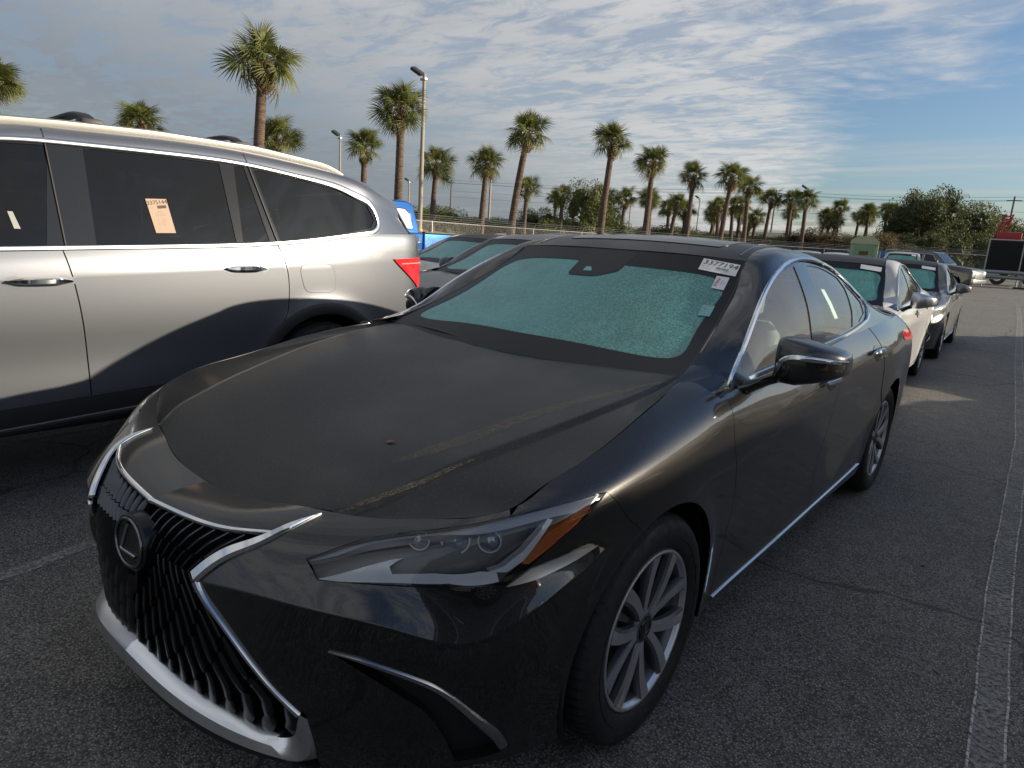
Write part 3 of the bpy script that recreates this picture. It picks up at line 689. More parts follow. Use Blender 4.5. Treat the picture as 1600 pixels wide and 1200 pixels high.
    panel('window_surround',GS,[wl,g1,g2,g3],hh,GLOSS_BLACK,root,off=-.006,mirror=True,gap=-.004,holegap=0,flange=.006)
    sg=sideglass or GLASS_SIDE
    for g in (g1,g2,g3): panel('side_window',GS,[g],hh*1.5,sg,root,off=-.010,mirror=True,gap=-.006,flange=0)
    sstrip('window_trim',GS,W_OUT,[.005,.008,.009,.009,.009,.009,.008,.008,.009,.012,.016,.018,.014,.009],.006,belt_trim,root,n=80,off=0,mirror=True)
    sstrip('belt_trim',GS,W_BOT,.0085,.006,belt_trim,root,n=50,mirror=True)
    # --- roof, screens
    def hl(n1,rows,k0,k1): return [(rows[0],)]
    def rect_of(S,nu=14,nv=20):
        u0,u1,v0,v1=S.u[0],S.u[-1],S.v[0],S.v[-1]
        return np.vstack([np.stack([np.full(nv,u0),np.linspace(v0,v1,nv)],1),np.stack([np.linspace(u0,u1,nu),np.full(nu,v1)],1)[1:],np.stack([np.full(nv,u1),np.linspace(v1,v0,nv)],1)[1:],np.stack([np.linspace(u1,u0,nu),np.full(nu,v0)],1)[1:-1]])
    panel('roof',ROOF,[rect_of(ROOF)],hh*1.4,topm,root,gap=.003,flange=.012)
    ws=wscreen or WINDSHIELD
    panel('windshield',WIND,[rect_of(WIND)],hh*1.4,ws,root,off=.001,gap=.004,flange=0)
    teal=curve([(-.645,.54,0),(-.628,.68,0),(-.600,.90,0),(-.560,1.075,0),(-.40,1.093,0),(-.20,1.075,0),(.018,1.058,0),(.20,1.062,0),(.40,1.08,0),(.56,1.065,0),(.600,.90,0),(.632,.68,0),(.642,.55,0),(.52,.523,0),(.233,.532,0),(-.087,.533,0),(-.40,.530,0)],90,closed=True)
    panel('windshield_border',WIND,[rect_of(WIND),WIND.inv(teal,(1,1,0))],hh,mat('frit_black',(.004,.0044,.0052),.30,spec=.25),root,off=.003,gap=.005,holegap=0,flange=0)
    panel('rear_window',RGL,[rect_of(RGL)],hh*2,sg,root,gap=.004,flange=0)
    panel('boot_lid',TLID,[rect_of(TLID)],hh*2,paintm,root,gap=.003)
    # windscreen seal lines along the pillars
    for s in (1,-1):
        P=curve([(s*.727,.47,.992),(s*.69,.657,1.058),(s*.65,.891,1.158),(s*.615,1.073,1.252),(s*.588,1.20,1.338)],40); uv=WIND.inv(P); N=WIND.nrm(uv); ribbon('pillar_seal',P,N,.006,.004,BLACK_PLASTIC,root)
    P=curve([(-.58,1.222,1.351),(-.3,1.185,1.363),(0,1.17,1.3645),(.3,1.185,1.363),(.58,1.222,1.351)],40); ribbon('header_seal',P,np.tile([0,-.2,.98],(40,1)),.005,.002,BLACK_PLASTIC,root)
    # --- corner between hood, fender and pillar foot
    A=BODY.ev(toprow(.30,.56,14,1))-[0,0,.001]; B_=GS.ev(np.stack([np.full(14,GS.u[0]+.035),np.linspace(GS.v[-1],GS.v[1]*.9,14)],1)); C_=BODY.ev(toprow(.30,.56,14,1))*.5+B_*.5+[0,0,.001]
    mk('pillar_foot',np.vstack([A,C_,B_]),[(r*14+i,r*14+i+1,(r+1)*14+i+1,(r+1)*14+i) for r in (0,1) for i in range(13)],paintm,root,None,True,True)
    mk('pillar_gusset',[(.772,.36,.962),(.830,.385,.950),(.872,.425,.938),(.870,.51,.963),(.850,.575,.990),(.80,.54,.998),(.755,.475,.992)],[(0,1,2,3,4,5,6)],GLOSS_BLACK,root,None,False,True)
    # --- cowl, wheel wells, floor pan
    P=[];F=[]
    cow=curve([(-.77,.42,.93),(-.6,.40,.935),(0,.36,.925),(.6,.40,.935),(.77,.42,.93)],20); cow2=cow+[0,.20,.015]
    mk('cowl',np.vstack([cow,cow2]),[(i,i+1,21+i,20+i) for i in range(19)],BLACK_PLASTIC,root,None,False)
    for cy in (0,2.87):
        V=[];F=[];n=20
        for i in range(n+1):
            a=math.radians(-25+230*i/n)
            for x in (.895,.60): V.append((x,cy+.392*math.cos(a),.334+.392*math.sin(a)))
        for i in range(n): F.append((2*i,2*i+1,2*i+3,2*i+2))
        b=len(V); V+=[(.60,cy+.392*math.cos(math.radians(-25+230*i/n)),.334+.392*math.sin(math.radians(-25+230*i/n))) for i in range(n+1)]; F.append(tuple(range(b,b+n+1)))
        mk('wheel_well',V,F,BLACK_PLASTIC,root,None,False,True)
    boxes('floor_pan',[(0,1.45,.215,1.74,2.05,.06),(0,-.62,.20,1.0,.5,.04),(0,3.55,.24,1.2,.5,.06),(0,1.45,.27,1.2,4.2,.05),(0,-.2,.58,1.15,.9,.2)],INT_DARK,root)
    boxes('bulkhead',[(0,.36,.60,1.6,.05,.55)],INT_DARK,root); boxes('boot_wall',[(0,3.3,.66,1.5,.05,.7)],INT_DARK,root)
    # --- cabin
    if interior:
        dash=[(.40,.93),(.62,.965),(.84,.955),(.95,.90),(.97,.70),(.70,.55),(.42,.6)]
        loft('dashboard',[[(x*w,y+abs(x)*.05,z) for y,z in dash] for x,w in ((-.72,1),(-.35,1),(0,1),(.35,1),(.72,1))],INT_DARK,root)
        for sx in (-.37,.37):
            for sy,zz in ((1.62,0),(2.42,.02)):
                def ring(y,z,w,t,n=16):
                    return [(sx+w*math.copysign(abs(math.cos(a))**.6,math.cos(a)),y+t*math.copysign(abs(math.sin(a))**.6,math.sin(a)),z) for a in np.linspace(0,2*math.pi,n,endpoint=False)]
                loft('seat_back',[ring(sy-.05,.50+zz,.23,.07),ring(sy,.62+zz,.25,.085),ring(sy+.06,.82+zz,.255,.08),ring(sy+.12,1.0+zz,.23,.065),ring(sy+.14,1.06+zz,.17,.05)],inner,root)
                loft('headrest',[ring(sy+.14,1.07+zz,.09,.035),ring(sy+.135,1.10+zz,.125,.05),ring(sy+.13,1.17+zz,.13,.055),ring(sy+.125,1.22+zz,.10,.04)],inner,root)
                boxes('seat_cushion',[(sx,sy-.27,.46+zz,.5,.52,.18)],inner,root,.05)
        a=np.linspace(0,2*math.pi,33); R_=Matrix.Rotation(math.radians(-65),3,'X')
        P=np.array([tuple(R_@Vector((.185*math.cos(t),.185*math.sin(t),0))) for t in a])+[.37,1.10,.90]; tube('steering_wheel',P,.015,INT_DARK,root)
        [boxes('door_card',[(q*.83,1.35,.72,.05,1.9,.42)],INT_DARK,root) for q in (1,-1)]
        hl_=cross_grid([((a-.02,b,c-.03),(d,e-.03)) for (a,b,c),(d,e) in HR]); n,m=hl_.shape[:2]
        mk('headliner',hl_.reshape(-1,3),[(i*m+j,i*m+j+1,(i+1)*m+j+1,(i+1)*m+j) for i in range(n-1) for j in range(m-1)],INT_GREY,root)
    # --- mirrors
    def mring(x,yc,zc,ry,rz,n=20,p=.62,tilt=0):
        o=[]
        for a in np.linspace(0,2*math.pi,n,endpoint=False):
            c,s=math.cos(a),math.sin(a); y=ry*math.copysign(abs(c)**p,c); z=rz*math.copysign(abs(s)**p,s); o.append((x,yc+y+tilt*z,zc+z))
        return o
    loft('mirror_shell',[mring(.922,.765,1.035,.045,.050,24,.5),mring(.934,.755,1.042,.075,.074,24,.42),mring(.955,.752,1.041,.088,.077,24,.42),mring(1.0,.760,1.037,.096,.074,24,.42),mring(1.06,.783,1.038,.092,.060,24,.42),mring(1.105,.805,1.040,.078,.046,24,.42),mring(1.124,.820,1.040,.060,.036,24,.45),mring(1.130,.826,1.040,.040,.024,24,.5)],paintm,root,mirror=True,deg=42)
    loft('mirror_base',[mring(.955,.745,.990,.06,.024),mring(.92,.725,.972,.065,.022),mring(.885,.69,.950,.075,.024),mring(.86,.66,.938,.09,.024)],GLOSS_BLACK,root,mirror=True)
    if fine:
        P=curve([(.925,.690,.972),(.940,.672,1.000),(.958,.660,1.040),(.985,.657,1.060),(1.03,.668,1.063),(1.08,.702,1.060),(1.112,.735,1.056),(1.132,.80,1.052)],36); N=np.tile([.12,-1,.1],(36,1)); N[-9:]=[.7,-.7,.1]; N=N/np.linalg.norm(N,axis=1)[:,None]
        ribbon('mirror_trim',P,N,np.interp(np.linspace(0,1,36),[0,.2,.6,1],[.003,.008,.009,.005]),.004,CHROME,root,mirror=True)
    for s in (1,-1): mk('mirror_glass',[(s*.945,.853,.99),(s*1.105,.868,.995),(s*1.10,.866,1.075),(s*.945,.853,1.095)],[(0,1,2,3)],CHROME,root,None,False)
    for o in [c for c in root.children if c.name.split('.')[0] in ('mirror_shell','mirror_trim','mirror_glass','mirror_base')]:
        if np.mean([v.co.x for v in o.data.vertices])<0: o.location=(.085,.05,.0)
    mk('mirror_sail',[(.866,.505,.959),(.868,.67,.963),(.834,.628,1.012),(.850,.55,.985)],[(0,1,2,3)],GLOSS_BLACK,root,None,False,True)
    # --- door handles with cups
    for (y0,y1,z) in ((1.30,1.60,.868),(2.14,2.44,.915)):
        th=np.linspace(0,2*math.pi,30,endpoint=False); cup=siv([(.5*(y0+y1)+.05+.075*math.cos(t),z-.004+.040*math.sin(t)) for t in th])
        panel('handle_cup',BODY,[cup],.02,GLOSS_BLACK,root,off=.0015,flange=0,gap=0,mirror=True)
        ys=np.linspace(y0+.03,y1-.02,24); uv=siv([(y,z+.004*math.sin((y-y0)/(y1-y0)*math.pi)) for y in ys]); P=BODY.ev(uv); N=BODY.nrm(uv); lift=.034*np.sin(np.linspace(.15,1,24)**.8*math.pi*.92)+.006
        ribbon('door_handle',P+N*lift[:,None],N,np.interp(np.linspace(0,1,24),[0,.15,.8,1],[.006,.013,.013,.008]),.009,CHROME if fine else paintm,root,mirror=True,prof=((-1,-.5),(-1,.3),(-.5,1),(.5,1),(1,.3),(1,-.5),(.5,-1),(-.5,-1)))
    # --- tail lamps
    tl=BODY.inv(curve([(.89,3.17,.963),(.905,3.13,.935),(.89,3.35,.90),(.83,3.70,.865),(.62,3.90,.865),(.60,3.89,.95),(.80,3.68,.955),(.87,3.35,.963)],40,closed=True)); panel('tail_lamp',BODY,[tl],hh,RED_LENS,root,off=.004,mirror=True)
    # --- wipers
    for px_ in ((-.70,.455,.958,-.10,.42,.925),(-.05,.42,.922,.55,.44,.935)):
        a=np.array(px_[:3]); b=np.array(px_[3:]); P=np.array([a+(b-a)*t+np.array([0,.006,.018*math.sin(t*math.pi)+.012]) for t in np.linspace(0,1,10)]); tube('wiper',P,np.interp(np.linspace(0,1,10),[0,.2,1],[.010,.007,.004]),BLACK_PLASTIC,root,6)
    place_wheels(root,[(.893,0,.334,0),(-.893,0,.334,0),(.885,2.87,.334,0),(-.885,2.87,.334,0)])
def hero():
    root=empty('black_sedan',(0,0,0),0,'glossy black luxury sedan with spindle grille, parked closest in front','car')
    saloon(root,BLACK_PAINT,2,.02,topm=BLACK_DEW)
    # --- headlamps
    lens=np.vstack([biv(HL_TOP,36),biv(HL_OUT,16)[1:],biv(HL_BOT,20)[1:],biv([(.545,-.848,.688)])])
    panel('headlight_housing',BODY,[lens],.02,mat('lamp_housing',(.17,.168,.165),.5),root,off=-.05,gap=-.006,flange=0,mirror=True)
    panel('headlight_lens',BODY,[lens],.02,GLASS_CLEAR,root,off=.001,gap=.003,flange=.0,mirror=True)
    bz=mat('lamp_bezel',(.34,.35,.37),.45,metal=.3)
    up=biv(HL_TOP,30); lo=BODY.inv(BODY.ev(up)-np.array([.006,-.004,.034])*np.interp(np.linspace(0,1,30),[0,.15,.9,1],[.2,1,1,.1])[:,None])
    panel('headlight_bezel',BODY,[np.vstack([up,lo[::-1]])],.02,bz,root,off=-.012,gap=0,flange=.02,mirror=True)
    drl=biv([(.563,-.849,.676),(.625,-.78,.708),(.687,-.709,.738),(.680,-.725,.727),(.669,-.754,.705),(.684,-.755,.692),(.75,-.69,.689),(.814,-.609,.688),(.835,-.578,.686),(.838,-.578,.668),(.774,-.672,.671),(.681,-.765,.678),(.60,-.828,.677)])
    WL=mat('lamp_white',(.88,.90,.93),.25,coat=.4)
    v0=drl[:,1].min(); panel('daytime_light',BODY,[drl],.015,WL,root,off=-.004,gap=0,flange=0,mirror=True,bulge=lambda q:-(q[:,1]-v0)*.62,flatn=True)
    stick=biv([(.821,-.595,.692),(.838,-.566,.699),(.855,-.522,.727),(.863,-.487,.762),(.864,-.46,.792),(.872,-.450,.788),(.870,-.487,.746),(.862,-.518,.708),(.845,-.561,.686)])
    panel('light_stick',BODY,[stick],.012,WL,root,off=-.006,gap=0,flange=.022,mirror=True)
    am=biv([(.858,-.529,.700),(.873,-.469,.760),(.886,-.41,.785),(.898,-.350,.803),(.902,-.345,.797),(.899,-.389,.768),(.878,-.48,.716),(.866,-.515,.697)])
    panel('amber_reflector',BODY,[am],.012,mat('amber_lens',(.62,.15,.015),.18,coat=1,build=lambda t:t.to('Normal',t.bump(t.voro(220),.5,.003))),root,off=-.003,gap=0,flange=.02,mirror=True)
    d2=biv([(.845,-.567,.658),(.875,-.50,.664),(.903,-.396,.685),(.914,-.325,.701),(.901,-.40,.706),(.882,-.47,.696),(.866,-.512,.688)])
    panel('corner_blade',BODY,[d2],.012,SATIN,root,off=.003,gap=0,flange=.006,mirror=True)
    for (p,r) in (((.742,-.632,.742),.030),((.690,-.690,.742),.021),((.795,-.580,.740),.024)):
        for s in (1,-1):
            d=Vector((s*.55,-.82,.05)).normalized(); q=d.to_track_quat('X','Z')
            for nm,prof,mm in (('projector_ring',[(-.03,r*1.05),(.0,r*1.12),(.006,r*1.10),(.006,r*.98),(-.02,r*.92)],mat('lamp_chrome',(.82,.83,.85),.3,metal=.4)),('projector_lens',[(-.01,r*.97),(.004,r*.80),(.013,r*.45),(.016,.0005)],mat('projector_glass',(.34,.37,.42),.06,metal=.5,coat=1))):
                o=lathe(nm,prof,mm,root,28,0); o.rotation_mode='QUATERNION'; o.rotation_quaternion=q; o.location=Vector((s*p[0],p[1],p[2]))-d*.032
    # --- spindle grille
    gl=np.vstack([biv(LIP,16),biv(L_IN,12)[1:],biv(L_LOW,24)[1:],biv([(.515,-.873,.275),(.473,-.895,.268),(.402,-.931,.280),(.299,-.967,.299),(.162,-.992,.318),(.0,-1.003,.335)],16)[1:]])
    panel('grille_backing',BODY,[gl],.03,mat('grille_void',(.004,.004,.004),.8),root,off=-.055,gap=-.03,flange=0,mirror=True,holdx=True)
    zr=np.array([.24,.30,.358,.402,.466,.531,.588,.612,.686,.723,.74]); hw=np.array([.50,.535,.533,.480,.426,.361,.302,.280,.351,.404,.42])
    NC=10; SLATU=mat('grille_satin',(.10,.105,.115),.28,metal=.9)
    def slat(k,a0,a1,up):
        zz=np.linspace(a0,a1,5); hwz=np.interp(zz,zr,hw); xx=k/(NC+.45)*hwz
        if np.hypot(xx.mean()/.092,(zz.mean()-.607)/.076)<1: return
        uv=BODY.inv(np.stack([np.abs(xx),np.full(5,-.95),zz],1),(1,0,1),lambda T:(T[:,1]<-.7)&(T[:,0]<.6)); P=BODY.ev(uv); N=BODY.nrm(uv); s=1 if k>=0 else -1
        P=P*[s,1,1]; N=N*[s,1,1]; t=np.linspace(0,1,5); pitch=hwz/(NC+.45)
        dep=(-.017+.004*t) if up else (-.018-.004*t)
        w=pitch*(.20 if up else .375)*np.interp(t,[0,.15,.8,1],[.75,1,1,.9])
        ribbon('grille_slat',P+N*dep[:,None],N,w,.006,SLATU if up else GRILLE_DARK,root,prof=((-.9,-4),(-1,.9),(-.7,1.2),(.8,.1),(1,-.4),(.9,-4)) if s>0 else ((-.9,-4),(-1,-.4),(-.8,.1),(.7,1.2),(1,.9),(.9,-4)))
    for k in range(-NC,NC+1):
        e=abs(k)/NC; top=.698+.020*e; st=.5 if k%2 else 0.
        xb=e*.50; zb=float(np.interp(xb,[0,.162,.299,.402,.473,.53],[.337,.320,.301,.282,.272,.30]))-.004
        zs=list(np.linspace(zb,.612,5)); dz=zs[1]-zs[0]
        if st: zs=[zb]+[z+dz*.5 for z in zs[:-1]]+[.612]
        for a0,a1 in zip(zs[:-1],zs[1:]):
            if a1-a0>.016: slat(k,a0,a1-.0025,False)
        zm=.657+.004*st
        slat(k,.617,zm-.003,True); slat(k,zm,top,True)
    sstrip('grille_lip',BODY,LIP,[.007,.007,.006,.004],.006,CHROME,root,mirror=True,off=.001)
    sstrip('grille_wing',BODY,[(.436,-.748,.747),(.425,-.82,.73),(.398,-.88,.708),(.352,-.925,.682),(.297,-.970,.622)],[.001,.010,.0135,.016,.017],[.003,.008,.010,.011,.011],CHROME,root,n=40,mirror=True,off=.002)
    sstrip('grille_edge',BODY,[(.300,-.970,.612),(.318,-.97,.590),(.370,-.960,.545),(.432,-.940,.478),(.487,-.912,.412),(.541,-.880,.352)],[.010,.006,.005,.005,.005,.007],.007,CHROME,root,n=50,mirror=True)
    inn=curve([(0,-1.003,.337),(.162,-.992,.320),(.299,-.967,.301),(.402,-.931,.282),(.473,-.895,.270),(.512,-.876,.282),(.536,-.880,.325),(.543,-.878,.356)],44)
    out=curve([(0,-1.026,.294),(.16,-1.016,.282),(.30,-.990,.265),(.42,-.945,.246),(.495,-.903,.234),(.540,-.868,.232),(.556,-.858,.268),(.553,-.868,.346)],44)
    mid=(inn+out)/2+np.stack([np.zeros(44),np.full(44,-.006),np.full(44,.006)],1); und=out+[0,.030,-.016]; back=inn+[0,.03,.004]
    R5=[back,inn,mid,out,und]; V=np.vstack(R5); F=[(r*44+i,r*44+i+1,(r+1)*44+i+1,(r+1)*44+i) for r in range(4) for i in range(43)]
    o=mk('lower_lip',V,F,mat('lip_silver',(.78,.80,.83),.22,metal=1),root); autosmooth(o,35); o=mk('lower_lip',V*[-1,1,1],[f[::-1] for f in F],MATS['lip_silver'],root); autosmooth(o,35)
    low=np.vstack([biv([(0,-.983,.248),(.12,-.975,.245),(.263,-.953,.232),(.402,-.905,.205),(.46,-.878,.196)],16),np.stack([np.linspace(botrow(.54,0)[0],0,12),np.zeros(12)],1)])
    panel('lower_valance',BODY,[low],.03,BLACK_PLASTIC,root,gap=0,flange=.05,mirror=True,holdx=True)
    # --- badge
    uv=BODY.inv([(0,-1,.607)]); c0=BODY.ev(uv)[0]; n0=Vector(BODY.nrm(uv)[0]); M0=Matrix.Translation(Vector(c0)+n0*-.006)@Matrix(((1,0,0,0),(0,0,-1,0),(0,1,0,0),(0,0,0,1)))@Matrix.Rotation(math.radians(-6),4,'X')
    def ell(a,b,z,n=48): return [tuple(M0@Vector((a*math.cos(t),b*math.sin(t),z))) for t in np.linspace(0,2*math.pi,n,endpoint=False)]
    loft('badge_plate',[ell(.088,.072,-.03),ell(.086,.070,.0),ell(.080,.064,.005),ell(.076,.060,.004)],GRILLE_DARK,root,cap=True)
    P=np.array(ell(.073,.057,.006)); P=np.vstack([P,P[:1]]); tube('badge_ring',P,.0042,mat('badge_metal',(.18,.19,.2),.2,metal=1),root,8)
    lp=np.array([(-.006,.048),(-.018,.028),(-.040,-.024),(-.036,-.028),(.044,-.024)]); P=np.array([tuple(M0@Vector((x,y,.006))) for x,y in poly(lp,.008)]); tube('badge_mark',P,.0045,mat('badge_metal2',(.42,.44,.47),.15,metal=1),root,8)
    # --- windscreen furniture
    def wpatch(nm,pts,m,off,flange=0): return panel(nm,WIND,[WIND.inv(np.array([(x,y,0) for x,y in pts],float),(1,1,0))],.03,m,root,off=off,gap=0,flange=flange)
    wpatch('sensor_housing',[(-.15,1.16),(-.135,.975),(-.12,.958),(.0,.958),(.035,.97),(.10,1.01),(.12,1.16)],BLACK_PLASTIC,.0036)
    wpatch('sensor_window',[(-.070,1.022),(-.045,1.022),(-.022,.993),(-.070,.99)],mat('sensor_glass',(.17,.46,.43),.2),.0046)
    def sticker(pts,sm,lines,name='windshield_sticker'):
        o=wpatch(name,pts,sm,.0055)
        p=np.array([WIND.ev(WIND.inv([(x,y,0)],(1,1,0)))[0] for x,y in pts]); ctr=p.mean(0); ax=(p[1]-p[0]+p[2]-p[3]); W=np.linalg.norm(ax)/2; ax/=np.linalg.norm(ax); ay=(p[0]-p[3]+p[1]-p[2]); H=np.linalg.norm(ay)/2; nz=np.cross(ax,ay); nz/=np.linalg.norm(nz); ay=np.cross(nz,ax)
        for (tx,fx,fy,sz,mm,*rot) in lines:
            q=ctr+ax*fx*W+ay*fy*H; quv=WIND.inv([tuple(q)]); q=WIND.ev(quv)[0]+WIND.nrm(quv)[0]*.0125
            if mm=='bars':
                V=[];F=[]; x=0
                while x<sz:
                    w=RNG.choice([.0012,.002,.003]); b=len(V)
                    for (dx,dy) in ((x,-.006),(x+w,-.006),(x+w,.006),(x,.006)): V.append(tuple(q+ax*(dx-sz/2)+ay*dy))
                    F.append((b,b+1,b+2,b+3)); x+=w+RNG.choice([.0012,.002])
                mk('bar_code',V,F,INK,o,None,False)
            else:
                ex_,ey_=(ay,-ax) if rot else (ax,ay); M_=Matrix([[ex_[i],ey_[i],nz[i],q[i]] for i in range(3)]+[[0,0,0,1]]); tob=text('sticker_print',tx,sz,mm,o,M_); A_=np.array(M_); vv=np.array([tuple(v.co) for v in tob.data.vertices]); w_=vv@A_[:3,:3].T+A_[:3,3]; uw=WIND.inv(w_); w_=WIND.ev(uw)+WIND.nrm(uw)*.0068; loc=(w_-A_[:3,3])@A_[:3,:3]
                for v,c_ in zip(tob.data.vertices,loc): v.co=c_
    sticker([(.418,1.180),(.578,1.188),(.588,1.118),(.430,1.108)],PAPER,[('3377194',0,.19,.043,INK),('-- --',-.34,-.14,.020,INK),('',.12,-.24,.05,'bars'),('--------',-.28,-.34,.016,INK)])
    sticker([(.520,1.096),(.572,1.103),(.586,1.022),(.535,1.018)],mat('paper2',(.7,.68,.68),.8),[('5078458',-.24,0,.0175,RED_INK,1),('-------',.06,0,.014,INK,1),('-----',.26,0,.014,RED_INK,1)])
    sticker([(.560,.905),(.606,.912),(.620,.838),(.575,.832)],mat('paper3',(.20,.42,.40),.8),[('----',-.22,.1,.022,RED_INK,1),('----',.1,.2,.018,PAPER),('----',.1,0,.018,PAPER),('----',.1,-.2,.018,PAPER)])
    # ghost seams on the roof: sunroof panel edge
    sr=ROOF.inv(np.array([(-.40,1.36,0),(.40,1.36,0),(.42,1.42,0),(.42,1.78,0),(.40,1.84,0),(-.40,1.84,0),(-.42,1.78,0),(-.42,1.42,0)],float),(1,1,0)); panel('sunroof',ROOF,[sr],.05,mat('sunroof_glass',(.012,.013,.015),.35,coat=.4),root,off=.003,gap=0,flange=.004)
    for s in (1,-1):
        P=ROOF.ev(ROOF.inv(curve([(s*.535,1.28,0),(s*.515,1.5,0),(s*.49,1.75,0),(s*.485,2.2,0)],30),(1,1,0))); ribbon('roof_ditch',P,np.tile([0,0,1.],(30,1)),.006,.0025,BLACK_PAINT,root)
    # sun glints in the dew along the hood crease, painted as tan speckle
    def glintm(t):
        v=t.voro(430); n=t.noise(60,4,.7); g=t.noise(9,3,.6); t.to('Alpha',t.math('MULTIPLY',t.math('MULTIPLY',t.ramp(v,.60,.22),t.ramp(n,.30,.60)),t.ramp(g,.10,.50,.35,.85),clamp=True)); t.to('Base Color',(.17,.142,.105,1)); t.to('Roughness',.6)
    DEW_GLINT=mat('painted_dew_glint',(.34,.28,.2),.6,build=glintm)
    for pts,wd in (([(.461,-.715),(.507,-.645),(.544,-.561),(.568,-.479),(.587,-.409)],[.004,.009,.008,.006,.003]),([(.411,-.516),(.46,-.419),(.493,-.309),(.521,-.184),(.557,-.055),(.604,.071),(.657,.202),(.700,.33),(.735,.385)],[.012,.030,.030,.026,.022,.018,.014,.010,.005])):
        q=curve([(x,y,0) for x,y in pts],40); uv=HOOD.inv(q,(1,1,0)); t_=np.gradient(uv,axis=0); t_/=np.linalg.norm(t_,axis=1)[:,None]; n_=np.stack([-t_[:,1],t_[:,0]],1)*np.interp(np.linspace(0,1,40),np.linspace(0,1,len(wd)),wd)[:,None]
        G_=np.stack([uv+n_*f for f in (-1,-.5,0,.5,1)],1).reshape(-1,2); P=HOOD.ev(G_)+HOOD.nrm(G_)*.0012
        mk('dew_glint_streak',P,[(i*5+j,i*5+j+1,(i+1)*5+j+1,(i+1)*5+j) for i in range(39) for j in range(4)],DEW_GLINT,root,HOOD.nrm(G_))
    # paper strip hung inside the rear door window and the headrest behind it
    def sidepaper(pts):
        uv=GS.inv(np.array(pts,float)); panel('window_tag',GS,[uv],.05,PAPER,root,off=-.0155,gap=0,flange=0)
    sidepaper([(.735,1.80,1.235),(.735,1.86,1.235),(.80,1.93,1.10),(.80,1.87,1.10)])
    return root
HERO=hero()
